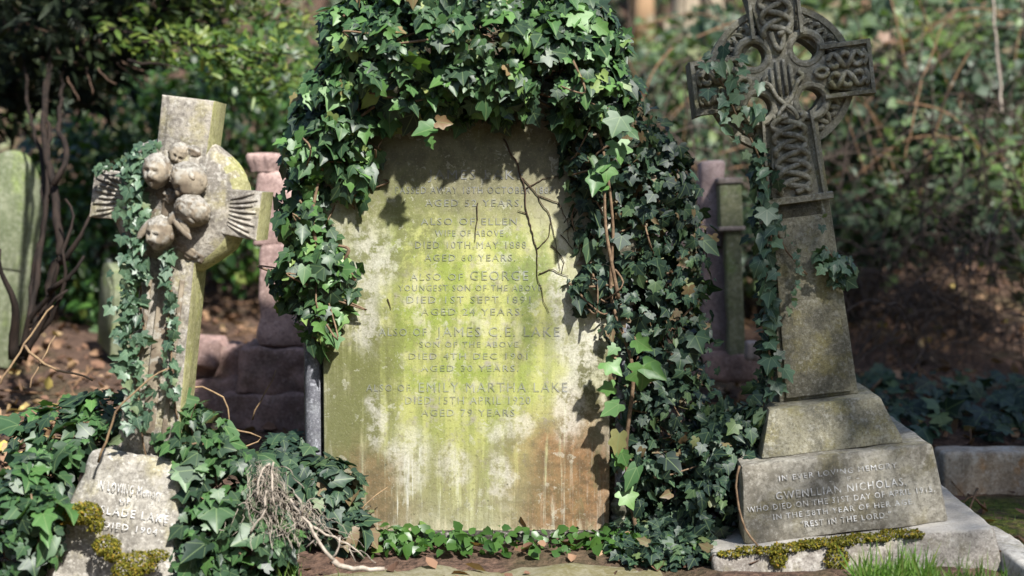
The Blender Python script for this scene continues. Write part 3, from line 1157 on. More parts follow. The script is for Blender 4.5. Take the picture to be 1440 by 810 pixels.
mb.obj('carved_drapery', CHERB, LC)
mb = MB()
for px, py, ro, L in ((255, 319, -.85, .045), (258, 314, -.65, .036), (243, 307, .5, .028), (204, 322, .5, .035)):
    mb = MB()
    ell(mb, lp(px, py, yf - .068), (.011, .008, L), (0, ro, 0), 12, .05, 30)
    mb.obj('wing', CHERB, LC)
for ob_ in LC.children:
    if ob_.name.split('.')[0] in ('shaft', 'disc', 'side_arm', 'top_arm'):
        ob_.data.materials.append(ALGAE)
        for f in ob_.data.polygons:
            if f.normal.x > .62 and f.center.x > .03 or (ob_.name.startswith('disc') and f.normal.z < -.5 and f.center.x > -.02): f.material_index = 1
# base stone: battered block, buried
V, F = block(.42, .34, .42, .25, .2, bev=.022, amp=.014, sc=8, seed=6, cuts=26, off=(-.018, -.005, -.43))
MB().add(V, F).obj('base_stone', LBASE, LC)
mb = MB()


def lbp(u, v):
    t = (v + .43) / .42
    return (u - .018, -.005 - (.17 * (1 - t) + .10 * t) - .006, v)


for s, u0, u1, v0, v1 in (('IN LOVING Memory', -.085, .095, -.085, -.110), ('OF', -.018, .012, -.122, -.137), ('ISLADE LAKE', -.075, .125, -.150, -.172), ('DIED 1904', -.05, .1, -.190, -.207)):
    mb = MB()
    textline(mb, s, u0, u1, v0, v1, lbp)
    mb.obj('inscription_line', WHITE, LC, False)

# ------------------------------------------------------------------ graves behind
PALEST = stone('pale_green_stone', (.20, .215, .14), (.11, .13, .07), (.30, .31, .25), (.17, .22, .07), .8, streak=.45, lichen=.2)
o = empty('headstone', at(-14, 478, 1.5), (0, math.radians(9), 0))
o.scale = (.82, 1, .98)
tag(o, 'pale greenish pointed headstone leaning behind the bare dark stems of the shrub', 'headstone')
ol = [(-.17, -.1), (.13, -.1), (.165, .3), (.16, .52)] + [(.16 * math.cos(t) ** .9, .52 + .27 * math.sin(t) ** 1.3) for t in np.linspace(.15, PI / 2 - .03, 9)]
ol += [(-x, z) for x, z in ol[:3:-1]] + [(-.19, .52), (-.2, .3)]
V, F = prism(ol, -.05, .05, .012)
autosmooth(MB().add(V, F).obj('slab', PALEST, o), 30)
V, F = prism([(x * .78, z * .9 + .04) for x, z in ol if z > 0], -.058, -.05, .003)
autosmooth(MB().add(V, F).obj('raised_panel', PALEST, o), 30)

o = empty('headstone', at(160, 470, 1.7), (0, math.radians(13), math.radians(-58)))
o.scale = (.62, .8, .66)
tag(o, 'small pale headstone seen edge-on, tilted just behind the cherub cross', 'headstone')
V, F = prism([(-.16, -.1), (.16, -.1), (.16, .36), (.11, .44), (0, .47), (-.11, .44), (-.16, .36)], -.05, .05, .01)
autosmooth(MB().add(V, F).obj('slab', PALEST, o), 30)
V, F = prism([(-.135, .0), (.135, .0), (.135, .34), (0, .40), (-.135, .34)], -.056, -.05, .003)
MB().add(V, F).obj('raised_panel', PALEST, o)

PINK = stone('pink_sandstone', (.37, .26, .23), (.22, .15, .135), (.47, .36, .33), (.22, .16, .12), .3, sc=1.4, streak=.3, lichen=.3, bump=.7)
PINKB = stone('rough_red_stone', (.29, .19, .165), (.15, .10, .088), (.38, .29, .27), (.09, .075, .05), .5, sc=1.5, streak=.3, lichen=.2, bump=.8)
YP = 1.05
kp = mpp(YP)
pb = at(402, 600, YP)
o = empty('carved_cross', pb)
tag(o, 'pink sandstone cross with fluted cap on rough red steps behind the left cross', 'cross monument')
hz_ = lambda py: at(0, py, YP)[2] - pb[2]
xo = lambda px: at(px, 600, YP)[0] - pb[0]
V, F = block(.36, .4, hz_(546), .35, .39, bev=.008, amp=.016, sc=14, seed=21, cuts=16, off=(xo(385), 0, 0)); MB().add(V, F).obj('step', PINKB, o)
V, F = block(.30, .34, hz_(484) - hz_(546), .29, .33, bev=.008, amp=.016, sc=14, seed=22, cuts=16, off=(xo(402), 0, hz_(546))); MB().add(V, F).obj('step', PINKB, o)
V, F = block(.17, .2, hz_(345) - hz_(484), .15, .17, bev=.012, amp=.012, sc=9, seed=23, cuts=16, off=(xo(402), 0, hz_(484))); MB().add(V, F).obj('pedestal', PINK, o)
V, F = block(.13, .12, hz_(240) - hz_(345), .10, .10, bev=.012, amp=.012, sc=12, seed=24, cuts=14, off=(xo(386), 0, hz_(345) - .002)); MB().add(V, F).obj('shaft', PINK, o)
# fluted cap
V, F = [], []
mb = MB()
n = 40
prof = [(.050, 0), (.052, .012), (.062, .035), (.066, .055), (.060, .066), (.03, .07)]
for r, z in prof:
    for i in range(n):
        w = 2 * PI * i / n
        rr = r * (1 + .06 * math.cos(10 * w)) / max(abs(math.cos(w)), abs(math.sin(w))) ** .6
        V.append((xo(377) + rr * math.cos(w), rr * math.sin(w), hz_(240) - .004 + z))
for j in range(len(prof) - 1):
    for i in range(n):
        i2 = (i + 1) % n
        F.append((j * n + i, j * n + i2, (j + 1) * n + i2, (j + 1) * n + i))
F.append(tuple(range((len(prof) - 1) * n, len(prof) * n)))
mb.add(V, F)
mb.obj('cap', PINK, o)
mb = MB()
ell(mb, (xo(402), 0, hz_(285)), (.05, .05, .075), (0, .2, 0), 16, .25, 30)
mb.obj('carved_side_piece', PINK, o)

for i, (px, py, w, h, lab) in enumerate(((300, 545, .27, .13, 'rough reddish block half buried left of the pink cross steps'), (305, 500, .30, .13, 'rough red stone block topmost in the low broken wall'),
                                         (265, 480, .26, .1, 'mossy reddish stone block nearest the cherub cross shaft'), (318, 590, .16, .10, 'small dark broken stone at the foot of the red block'))):
    p = at(px, py + 25, 1.12 + .08 * (i % 2))
    V, F = block(w, .22, h, w * .93, .2, bev=.012, amp=.022, sc=14, seed=30 + i, cuts=14, off=(0, 0, -.02))
    b_ = MB().add(V, F).obj('stone_block', PINKB)
    b_.location = p; b_.rotation_euler = (0, rnd.uniform(-.05, .05), rnd.uniform(-.15, .15))
    tag(b_, lab, 'stone block')

# pink cross and green post right of the main headstone
YQ = 1.25
qb = at(1012, 530, YQ)
qh = lambda py: at(0, py, YQ)[2] - qb[2]
qx = lambda px: at(px, 500, YQ)[0] - qb[0]
PINKG = stone('pink_granite', (.37, .28, .265), (.22, .16, .15), (.48, .40, .39), (.18, .14, .11), .25, sc=2.5, streak=.2, lichen=.4, bump=.4)
o = empty('granite_cross', qb)
tag(o, 'rough pink granite cross half hidden behind the ivy right of the tall headstone', 'cross monument')
V, F = block(.30, .3, qh(492), .28, .28, bev=.015, amp=.012, seed=41, cuts=14); MB().add(V, F).obj('base', PINKB, o)
V, F = block(.10, .11, qh(300) - qh(494), .088, .1, bev=.01, amp=.008, seed=42, cuts=18, off=(qx(1002), 0, qh(494))); MB().add(V, F).obj('shaft', PINKG, o)
V, F = block(.092, .12, qh(228) - qh(348), .088, .11, bev=.01, amp=.008, seed=43, cuts=12, off=(qx(996), -.012, qh(348))); MB().add(V, F).obj('upper_arm', PINKG, o)
V, F = block(.36, .11, .085, bev=.01, amp=.008, seed=44, cuts=16, off=(qx(925), -.003, qh(348))); MB().add(V, F).obj('cross_arm', PINKG, o)
GRST = stone('green_stone', (.22, .22, .13), (.13, .14, .08), (.36, .34, .29), (.15, .20, .07), .8, streak=.5, lichen=.15)
GRCAP = stone('pinkish_cap_stone', (.36, .29, .26), (.22, .18, .16), (.45, .4, .38), (.2, .2, .12), .3)
YG = 1.15
gb = at(1035, 500, YG)
gh = lambda py: at(0, py, YG)[2] - gb[2]
o = empty('memorial_post', gb, (0, math.radians(-2.5), 0))
tag(o, 'slim green-stained stone post with pinkish cap between ivy and Celtic cross', 'memorial post')
V, F = block(.062, .07, gh(322) + .04, .06, .068, bev=.006, amp=.004, seed=51, cuts=20, off=(0, 0, -.04)); MB().add(V, F).obj('shaft', GRST, o)
V, F = block(.088, .09, gh(258) - gh(322), .085, .088, bev=.007, amp=.004, seed=52, cuts=12, off=(-.006, 0, gh(322))); MB().add(V, F).obj('head_block', GRST, o)
V, F = block(.094, .1, .022, bev=.004, amp=.003, seed=53, cuts=8, off=(-.006, 0, gh(258))); MB().add(V, F).obj('cap', GRCAP, o)
V, F = block(.098, .1, .016, bev=.004, amp=.003, seed=54, cuts=8, off=(-.006, 0, gh(324))); MB().add(V, F).obj('collar', GRCAP, o)
V, F = block(.05, .06, .07, .046, .055, bev=.008, amp=.006, seed=55, cuts=8)
o = MB().add(V, F).obj('marker_stone', GRCAP); o.location = at(1057, 506, 1.0)
tag(o, 'little pale square marker stone beside the green post, left of the Celtic cross', 'marker stone')

# kerbs at the right
KERB = stone('stained_kerb', (.44, .39, .32), (.28, .22, .16), (.55, .52, .47), (.33, .19, .09), 1.0, sc=1.1, streak=.55, lichen=.2, bump=.4)
a, b_ = at(1318, 690, .62), at(1475, 690, .66)
L = float(np.linalg.norm(b_ - a))
V, F = block(L, .12, .165, L, .115, bev=.012, amp=.005, seed=61, cuts=24, off=(L / 2, 0, -.02))
o = MB().add(V, F).obj('kerb_stone', KERB); o.location = a; o.rotation_euler = (0, 0, .02)
tag(o, 'upright pale kerb stone with rusty stains right of the Celtic cross plinth', 'kerb stone')
KERB2 = stone('pale_kerb', (.42, .40, .36), (.26, .24, .21), (.56, .54, .5), (.24, .22, .12), .4, lichen=.3)
for i, (y0, y1, x, lab) in enumerate(((.05, .45, 1.375, 'narrow pale kerb stone running back beside the Celtic cross base slab'), (-.62, -.08, 1.40, 'pale kerb stone nearest the camera at the bottom right corner'))):
    V, F = block(.10, y1 - y0, .14, .09, y1 - y0 - .01, bev=.014, amp=.007, seed=63 + i, cuts=18)
    o = MB().add(V, F).obj('kerb_stone', KERB2)
    ym = (y0 + y1) / 2
    o.location = (x, ym, float(gz(x, ym)) - .085); o.rotation_euler = (math.atan2(float(gz(x, y1) - gz(x, y0)), y1 - y0), .03 * (i - .5), .03)
    tag(o, lab, 'kerb stone')

# ------------------------------------------------------------------ ivy on the headstone
cap_e = [pe(*a) for a in ((655, 55, -.02, 195, 78, .25), (560, 95, -.02, 95, 82, .20), (660, 102, -.03, 95, 66, .19), (755, 95, -.02, 110, 84, .20), (660, 5, .0, 180, 60, .25),
                          (520, 50, .02, 70, 60, .2), (805, 55, .02, 75, 65, .2), (478, 150, .02, 62, 70, .17), (832, 130, .0, 66, 62, .19))]
left_e = [pe(*a) for a in ((498, 238, -.02, 36, 46, .07), (447, 215, .03, 50, 62, .14), (432, 300, .03, 42, 62, .11), (446, 372, .0, 52, 45, .11), (470, 395, -.01, 36, 36, .07), (452, 445, .0, 36, 48, .08), (505, 190, -.02, 40, 42, .1), (405, 400, .05, 25, 35, .06))]
right_e = [pe(*a) for a in ((822, 215, -.01, 36, 58, .07), (826, 300, .0, 26, 60, .05), (876, 210, .03, 66, 70, .12), (915, 270, .06, 72, 80, .14), (872, 330, .04, 60, 75, .09), (935, 360, .07, 66, 90, .14), (838, 405, .01, 48, 42, .06), (885, 440, .03, 66, 55, .09),
                            (945, 470, .06, 55, 90, .14), (898, 530, .05, 52, 70, .09), (950, 580, .07, 62, 80, .13), (893, 625, .03, 30, 80, .06), (935, 680, .04, 55, 70, .11), (985, 640, .05, 55, 60, .12))]
o = empty('ivy', HS.location)
tag(o, 'dense ivy with large leaves heaped over the top and sides of the tall headstone', 'ivy')
iv = o
front = lambda p: (p[:, 1] < .22)
LOC = np.array(HS.location)
P, N = shell([(e[0] + np.array((0, .03, 0)), e[1] * .86) for e in cap_e], 1700, .25, 6, front)
leafmesh('foliage', P - LOC, N * .75 + np.array((0.05, -.5, .3)), .042, IVY_DARK, iv, seed=6, njit=.5)  # inner leaves coloured darker to paint shade into gaps between the clumps
P, N = shell(cap_e, 3000, .22, 1, front)
_g = np.random.default_rng(8)
_c = P[_g.integers(0, len(P), 210)]
_d = ((P[:, None, :] - _c[None]) ** 2).sum(2).argmin(1)
P = P * .62 + _c[_d] * .38
# keep leaves out of the stone
P[:, 1] = np.where((P[:, 1] > -.012) & (P[:, 1] < .02) & (P[:, 2] < 1.3), -.02, P[:, 1])
N = N * .75 + np.array((0.05, -.5, .45))
leafmesh('foliage', P - LOC, N, np.where(RNG.random(len(P)) < .25, .062, .040), IVY, iv, seed=1, njit=.45, tipjit=.5, sizevar=.28)
P, N = shell(left_e, 900, .35, 2, front)
leafmesh('foliage', P - LOC, N * .7 + np.array((0, -.5, .3)), .046, IVY, iv, seed=2, njit=.45)
P, N = shell(right_e, 3900, .45, 3, front)
P = P + np.random.default_rng(4).normal(0, .014, P.shape) * (P[:, :1] > .32)
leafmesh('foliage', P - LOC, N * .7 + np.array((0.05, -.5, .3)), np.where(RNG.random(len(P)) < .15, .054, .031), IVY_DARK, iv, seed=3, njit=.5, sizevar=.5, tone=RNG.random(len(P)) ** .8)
P = along([[(870, 180, -.14, 10), (845, 260, -.13, 12), (830, 250, -.12, 8)], [(850, 500, -.07, 20), (870, 470, -.1, 20), (905, 520, -.1, 20)], [(850, 160, -.2, 20), (880, 180, -.18, 15)],
           [(620, 170, -.2, 8), (600, 195, -.15, 5)], [(870, 560, -.06, 15), (880, 680, -.05, 12)]], 26, 4)
leafmesh('foliage', P - LOC, (0, -1, .35), .062, IVY, iv, seed=4, njit=.3, tone=np.full(len(P), .85))
# inner stems and the bare tracks on the face
g = np.random.default_rng(5)
mb = MB()
for e in cap_e + left_e + right_e:
    for _ in range(7):
        d = unit(g.normal(0, 1, (2, 3)))
        p0, p1 = e[0] + e[1] * d[0] * .9, e[0] + e[1] * d[1] * .9
        m = (p0 + p1) / 2 + g.normal(0, .05, 3)
        q = smoothpath([p - LOC for p in (p0, m, p1)], 5)
        mb.tube(q, taper(len(q), .004, .002), 5)
for pts in ([(895, 750, -.02), (880, 640, -.02), (890, 520, -.03), (860, 420, -.03), (862, 320, -.05), (850, 220, -.06), (830, 150, -.02)], [(440, 480, -.01), (455, 400, -.03), (440, 300, -.05), (470, 200, -.05), (540, 140, -.1)],
            [(870, 420, -.06), (853, 330, -.09), (850, 270, -.09)], [(500, 395, -.03), (485, 370, -.06), (490, 350, -.07), (470, 345, -.05)]):
    q = [Vector(v) - Vector(LOC) for v in pxpath(pts, 6)]
    mb.tube(q, taper(len(q), .007, .004), 6)
mb.obj('stem', STEM, iv)
mb = MB()
for j, pts in enumerate(([(708, 195), (724, 222), (735, 255), (741, 300), (755, 350), (758, 400), (772, 440)], [(735, 250), (757, 275), (775, 310), (782, 345), (788, 380)], [(757, 275), (785, 285), (798, 310), (800, 340)],
                         [(741, 300), (728, 296)], [(755, 350), (770, 335), (775, 310)], [(740, 265), (765, 250), (795, 245)], [(788, 330), (808, 352)], [(758, 385), (775, 378), (800, 388)], [(672, 285), (670, 310), (668, 340)], [(545, 420), (550, 435)],
                         [(775, 345), (795, 365), (790, 385)])):
    q = wob([hl(a, b__, -.004) for a, b__ in pts], .012, .0022, j)
    q[:, 1] = -.0035
    mb = MB()
    mb.tube(q, taper(len(q), (.0028 if j == 0 else .0017), .0008), 5)
    mb.obj('clinging_tendril', STEM_DARK, iv)

# pale root hairs at the right edge of the slab
# ------------------------------------------------------------------ ivy on the left cross
o = empty('ivy', LC.location)
tag(o, 'small-leaved ivy trailing down the left side of the cherub cross', 'ivy')
LO = np.array(LC.location)
Yc = LY - .10
P = along([[(140, 238, Yc, 6), (178, 222, Yc, 9), (200, 215, Yc, 10), (225, 205, Yc, 6)], [(190, 225, Yc, 14), (192, 265, Yc, 20), (190, 310, Yc, 20), (196, 350, Yc, 20), (184, 400, Yc, 18), (186, 450, Yc, 18), (184, 500, Yc, 20), (190, 550, Yc, 28), (205, 600, Yc, 30)],
           [(190, 225, Yc, 12), (192, 265, Yc, 18), (190, 310, Yc, 18), (196, 350, Yc, 15), (184, 400, Yc, 14), (186, 450, Yc, 15), (184, 500, Yc, 16)], [(205, 300, Yc, 8), (210, 330, Yc, 6)]], 210, 11)
leafmesh('foliage', P - LO, (-.1, -1, .35), .030, IVY_SMALL, o, seed=12, njit=.4, tipjit=.5)
P = along([[(238, 345, Yc, 4), (236, 400, Yc, 5), (243, 450, Yc, 7), (240, 500, Yc, 9), (246, 560, Yc, 10)]], 130, 12)
leafmesh('foliage', P - LO, (.1, -1, .35), .028, IVY_SMALL, o, seed=13, njit=.4)
mb = MB()
for pts in ([(205, 640, Yc + .02), (195, 540, Yc + .02), (200, 440, Yc + .02), (190, 330, Yc + .02), (195, 230, Yc + .02), (150, 238, Yc + .02)], [(250, 590, Yc + .02), (240, 480, Yc + .02), (237, 350, Yc + .02)]):
    q = [Vector(v) - Vector(LO) for v in pxpath(pts, 6)]
    mb.tube(wob([tuple(v) for v in q], .03, .005, 1), .003, 5)
mb.obj('stem', STEM, o)

# ivy mass round its base
base_e = [pe(*a) for a in ((95, 610, -.22, 80, 50, .14), (150, 590, -.2, 60, 45, .12), (45, 690, -.38, 52, 60, .14), (25, 770, -.42, 50, 60, .14), (60, 740, -.5, 35, 60, .08), (230, 575, -.25, 50, 50, .1), (275, 620, -.3, 55, 60, .12), (315, 690, -.32, 62, 75, .14), (350, 770, -.36, 70, 65, .13), (285, 760, -.4, 45, 60, .1))]
o = empty('ivy', at(200, 800, -.35))
tag(o, 'broad blue-green ivy mounded over the base of the cherub cross', 'ivy')
LO2 = np.array(o.location)
P, N = shell(base_e, 1500, .4, 21, lambda p: p[:, 1] < .1)
leafmesh('foliage', P - LO2, N * .6 + np.array((0, -.35, .6)), np.where(RNG.random(len(P)) < .35, .066, .043), IVY, o, seed=22, njit=.45, tipjit=.6, tone=RNG.random(len(P)) * .72)
mb = MB()
for e in base_e:
    for _ in range(5):
        d = unit(g.normal(0, 1, (2, 3)))
        q = wob([e[0] + e[1] * d[0] * .95 - LO2, e[0] - LO2 + g.normal(0, .03, 3), e[0] + e[1] * d[1] * .95 - LO2], .04, .01, 3)
        mb.tube(q, .0025, 5)
mb.obj('stem', STEM, o)
mid_e = [pe(*a) for a in ((420, 665, -.05, 55, 42, .12), (465, 690, -.08, 50, 50, .10), (480, 730, -.12, 45, 32, .08), (400, 640, .05, 40, 30, .1))]
o = empty('ivy', at(440, 740, -.08))
tag(o, 'low dark ivy clump at the left foot of the tall headstone', 'ivy')
P, N = shell(mid_e, 420, .4, 23)
leafmesh('foliage', P - np.array(o.location), N * .6 + np.array((0, -.4, .6)), .055, IVY_DARK, o, seed=24, njit=.4, tone=np.clip(RNG.random(len(P)) * .8 + .2, 0, 1))

# ------------------------------------------------------------------ ivy on the Celtic cross
o = empty('ivy', RC.location)
tag(o, 'small pale ivy climbing the left edge and arm of the Celtic cross', 'ivy')
RO_ = np.array(RC.location)
Yr = -.05
P = along([[(995, 85, Yr, 14), (1010, 110, Yr, 18), (1020, 140, Yr, 20), (1040, 175, Yr, 22), (1062, 205, Yr, 18), (1078, 250, Yr, 13), (1085, 300, Yr, 14), (1083, 350, Yr, 13), (1078, 400, Yr, 12)],
           [(1010, 70, Yr, 14), (1040, 90, Yr, 18), (1050, 130, Yr, 18), (1060, 170, Yr, 14)], [(1078, 400, Yr, 11), (1082, 460, Yr, 12), (1088, 520, Yr, 12), (1080, 560, Yr, 16), (1055, 590, Yr, 20)]], 62, 31)
leafmesh('foliage', P - RO_, (-.15, -1, .4), .043, IVY_SMALL, o, seed=32, njit=.4, tipjit=.5)
P = along([[(1062, 200, Yr + .05, 12), (1070, 260, Yr + .06, 14), (1072, 330, Yr + .06, 14), (1074, 420, Yr + .06, 14), (1078, 520, Yr + .05, 16), (1050, 600, Yr, 25)]], 190, 33)
leafmesh('foliage', P - RO_, (-.4, -.8, .3), .036, IVY_DARK, o, seed=33, njit=.5)
P = along([[(1095, 310, Yr, 6), (1120, 350, Yr, 5), (1122, 400, Yr, 4), (1108, 440, Yr, 5)], [(1160, 300, Yr, 3), (1156, 315, Yr, 3)]], 60, 34)
leafmesh('foliage', P - RO_, (0, -1, .3), .022, IVY_SMALL, o, seed=34)
mb = MB()
for pts in ([(1050, 610, -.06), (1085, 540, -.03), (1076, 440, -.03), (1084, 330, -.03), (1076, 240, -.03), (1030, 150, -.035), (1000, 90, -.035)], [(1086, 300, -.035), (1105, 350, -.035), (1135, 386, -.035)], [(1040, 655, -.36), (1038, 700, -.36), (1048, 745, -.36), (1066, 768, -.36)]):
    q = [Vector(v) - Vector(RO_) for v in pxpath(pts, 6)]
    mb.tube(wob([tuple(v) for v in q], .03, .003, 2), .0032, 5)
mb.obj('stem', STEM, o)
o = empty('ivy', at(1185, 395, -.04))
tag(o, 'small ivy tuft sticking out from the right edge of the Celtic cross shaft', 'ivy')
P, N = shell([pe(1178, 378, -.03, 26, 24, .05), pe(1160, 365, -.05, 14, 20, .03)], 90, .6, 35)
leafmesh('foliage', P - np.array(o.location), N * .5 + np.array((0, -.6, .4)), .032, IVY_SMALL, o, seed=35)
mb = MB()
q = wob([at(1195, 372, .05) - np.array(o.location), at(1180, 375, -.04) - np.array(o.location), at(1160, 350, -.06) - np.array(o.location)], .02, .003, 3)
mb.tube(q, .003, 5); mb.obj('stem', STEM, o)
low_e = [pe(*a) for a in ((1010, 640, .0, 45, 60, .14), (1000, 705, -.05, 45, 50, .12), (965, 740, .0, 40, 35, .1), (1040, 600, .0, 35, 35, .1))]
o = empty('ivy', at(1000, 740, -.02))
tag(o, 'dark ivy thicket filling the gap between headstone and Celtic cross plinth', 'ivy')
P, N = shell(low_e, 750, .45, 36)
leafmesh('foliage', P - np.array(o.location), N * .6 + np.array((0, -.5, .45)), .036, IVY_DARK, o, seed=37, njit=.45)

# ground ivy behind the right kerb
n = 900
gx = RNG.uniform(1.05, 3.2, n); gy = RNG.uniform(.75, 1.55, n)
P = np.stack([gx, gy, gz(gx, gy) + RNG.uniform(.0, .13, n) * (1 - .5 * (gy - .75))], 1)
leafmesh('ground_ivy', P, (0, -.45, .8), .062, IVY_DARK, None, seed=41, njit=.35, tip=(0, -1, -.2), tipjit=.9)
tag(bpy.data.objects['ground_ivy'], 'low ivy carpeting the ground behind the rust-stained kerb', 'ground cover', kind='stuff')

# small plants in front of the headstone
n = 560
u = RNG.random(n)
px = 505 + u * 480
gy = RNG.uniform(-.16, -.02, n)
gx = (px - 720) * mpp(-.1)
keep = (RNG.random(n) < np.where((px > 560) & (px < 840), .55, 1.0))
gx, gy = gx[keep], gy[keep]
P = np.stack([gx, gy, gz(gx, gy) + RNG.uniform(.01, .05, len(gx))], 1)
o = leafmesh('ground_plants', P, (0, -.5, .8), .030, SHRUB, None, [leaf_tmpl(.42, .2, .2), leaf_tmpl(.36, .1, .3)], tip=(0, -1, -.3), tipjit=1.0, seed=43, tone=np.full(len(P), .62))
tag(o, 'small bright green seedlings along the foot of the tall headstone', 'ground cover', kind='stuff')
n = 500
gx = RNG.uniform(.30, .58, n); gy = RNG.uniform(-.25, .15, n)
P = np.stack([gx, gy, gz(gx, gy) + RNG.uniform(0, .07, n)], 1)
o = leafmesh('ground_plants', P, (0, -.5, .8), .034, IVY_DARK, None, tip=(0, -1, -.3), tipjit=1.0, seed=44)
tag(o, 'dark leafy ground cover in the gap left of the Celtic cross base slab', 'ground cover', kind='stuff')

# grass
def grass(name, n, x0, x1, y0, y1, h, lab, seed, dens=None):
    g = np.random.default_rng(seed)
    x = g.uniform(x0, x1, n); y = g.uniform(y0, y1, n)
    kp_ = np.array([noise.noise((a * 7, b__ * 7, seed)) > -.12 for a, b__ in zip(x, y)])
    x, y = x[kp_], y[kp_]
    P = np.stack([x, y, gz(x, y) - .005], 1)
    o = leafmesh(name, P, (0, -1, .25), h, GRASS, None, T_BLADE, tip=(0, 0, 1), tipjit=.38, njit=.7, seed=seed)
    tag(o, lab, 'grass', kind='stuff')


grass('grass', 1500, .93, 1.36, -.62, -.44, .085, 'bright grass tufts in front of the Celtic cross base slab', 51)
grass('grass', 900, 1.5, 2.0, -.6, .55, .022, 'short mossy grass of the grave plot at the right edge', 52)
grass('grass', 700, -.64, -.42, -.56, -.42, .07, 'grass tuft at the bottom left beside the bleached roots', 53)

# moss
def moss(e, n, lab, seed, size=.012):
    n, size = int(n * 2.6), size * .62
    P, N = shell(e, n, .25, seed)
    o = leafmesh('moss', P, N * .8 + np.array((0, -.1, .3)), size, MOSS, None, [leaf_tmpl(.3, .1, .3)], tip=(0, 0, 1), tipjit=1.0, njit=.5, seed=seed)
    tag(o, lab, 'moss', kind='stuff')


def mo(px, py, Y, rx, rz, ry): return pe(px, py, Y, rx, rz, ry)


moss([mo(122, 722, -.50, 22, 17, .03), mo(105, 728, -.5, 14, 12, .03), mo(135, 738, -.5, 12, 12, .02), mo(88, 728, -.5, 12, 12, .02)], 900, 'yellow-green moss cushion on the left of the cherub cross base stone', 61, .011)
moss([mo(150, 768, -.50, 20, 16, .03), mo(160, 780, -.51, 13, 12, .025)], 500, 'small moss cushion in the middle of the cherub cross base stone', 62, .011)
moss([mo(195, 792, -.53, 28, 18, .03), mo(222, 782, -.53, 16, 10, .02), mo(180, 803, -.54, 25, 15, .03)], 800, 'moss patch along the bottom of the cherub cross base stone', 63, .011)
RM = RR
def rl(x, y, z): return np.array(RO) + np.array(RR @ Vector((x, y, z)))
moss([(rl(-.33 + .05 * i, -.375 + .012 * math.sin(i * 2), H1 + .001), np.array((.05, .03, .008 + .004 * (i % 2)))) for i in range(5)], 900, 'orange-brown moss strip at the left corner of the Celtic cross base slab', 64, .011)
moss([(rl(-.11 + .045 * i, -.37 + .012 * math.sin(i * 3), H1 + .002), np.array((.04, .035, .012 - .004 * (i % 3 == 1)))) for i in range(7)] + [(rl(-.05, -.398, H1 - .04), np.array((.035, .012, .04))), (rl(-.21, -.398, H1 - .02), np.array((.025, .01, .03)))], 1700, 'thick golden moss spilling over the middle front edge of the base slab', 65, .011)

# ------------------------------------------------------------------ litter, twigs, canes
n = 5200
gx = RNG.uniform(-2.6, 3.4, n); gy = RNG.uniform(-.34, 3.6, n)
P = np.stack([gx, gy, gz(gx, gy) + .012], 1)
kp_ = ~((gx > 1.25) & (gy < .6) & (RNG.random(n) < .8)) & ~((np.abs(gx + .135) < .5) & (np.abs(gy) < .25) & (RNG.random(n) < .6))
P = P[kp_]
o = leafmesh('leaf_litter', P, (0, -.1, 1), .042, LITTER, None, T_CURL, tip=(0, -1, 0), tipjit=2.5, njit=.55, seed=71, sizevar=.5)
tag(o, 'brown fallen leaves scattered over the earth slope', 'leaf litter', kind='stuff')
n = 420
gx = RNG.uniform(-2.0, -1.0, n); gy = RNG.uniform(-.1, .9, n)
P = np.stack([gx, gy, gz(gx, gy) + .03], 1)
o = leafmesh('leaf_litter', P, (0, -.3, 1), .04, LITTER, None, T_CURL, tip=(0, -1, 0), tipjit=2.5, njit=.5, seed=72, sizevar=.5, tone=np.full(n, .93))  # high tone puts the dappled sunlight into the leaf colour as yellow
tag(o, 'fallen leaves on the ground at the left edge, tinted yellow for sunlight', 'leaf litter', kind='stuff')
mb = MB()
for i in range(420):
    x, y = rnd.uniform(-2.4, 3.2), rnd.uniform(-.5, 3.4)
    if -.9 < x < 1.2 and y < .3: continue
    L, w = rnd.uniform(.08, .4), rnd.uniform(0, PI)
    dx, dy = L * math.cos(w), L * math.sin(w)
    mb.tube([(x, y, gzn(x, y) + .015), (x + dx / 2, y + dy / 2, gzn(x + dx / 2, y + dy / 2) + rnd.uniform(.02, .06)), (x + dx, y + dy, gzn(x + dx, y + dy) + rnd.uniform(.01, .09))], rnd.uniform(.002, .005), 4)
tag(mb.obj('fallen_twigs', TWIG), 'dry fallen twigs strewn over the leaf litter', 'twigs', kind='stuff')

def cane(pts, r0, r1, lab, mat=TAN, name='bramble_cane', cat='cane', subs=()):
    mb = MB()
    q = wob([tuple(v) for v in pxpath(pts, 6)], .03, .004, len(pts))
    mb.tube(q, taper(len(q), r0, r1), 6)
    for s in subs:
        q = wob([tuple(v) for v in pxpath(s, 6)], .02, .004, len(s) + 1)
        mb.tube(q, taper(len(q), r1 * 1.2, r1 * .5), 5)
    return tag(mb.obj(name, mat), lab, cat)


cane([(138, 650, -.45), (150, 615, -.46), (170, 570, -.46), (205, 535, -.45), (240, 517, -.42)], .0035, .002, 'thin tan cane arching up from the cherub cross base to its shaft')
cane([(252, 545, -.25), (290, 545, -.22), (318, 570, -.2), (322, 620, -.2)], .0035, .002, 'thin tan cane arching down to the right of the cherub cross shaft')
cane([(322, 600, -.1), (370, 617, -.1), (330, 632, -.12), (318, 660, -.15)], .003, .002, 'short crooked orange cane above the ivy mound')
cane([(0, 540, .3), (35, 480, .35), (75, 430, .4)], .004, .0028, 'straight pale dry cane leaning up past the dark shrub stems')
cane([(42, 545, .25), (60, 500, .3), (78, 472, .35)], .0032, .002, 'shorter pale dry cane beside the long leaning one')
cane([(35, 486, .3), (70, 515, .25), (130, 535, .15)], .005, .003, 'pale dry cane lying along the leaf litter at left')
cane([(355, 590, .2), (372, 550, .2), (388, 520, .2)], .003, .0015, 'upright dry stalk in front of the red steps')
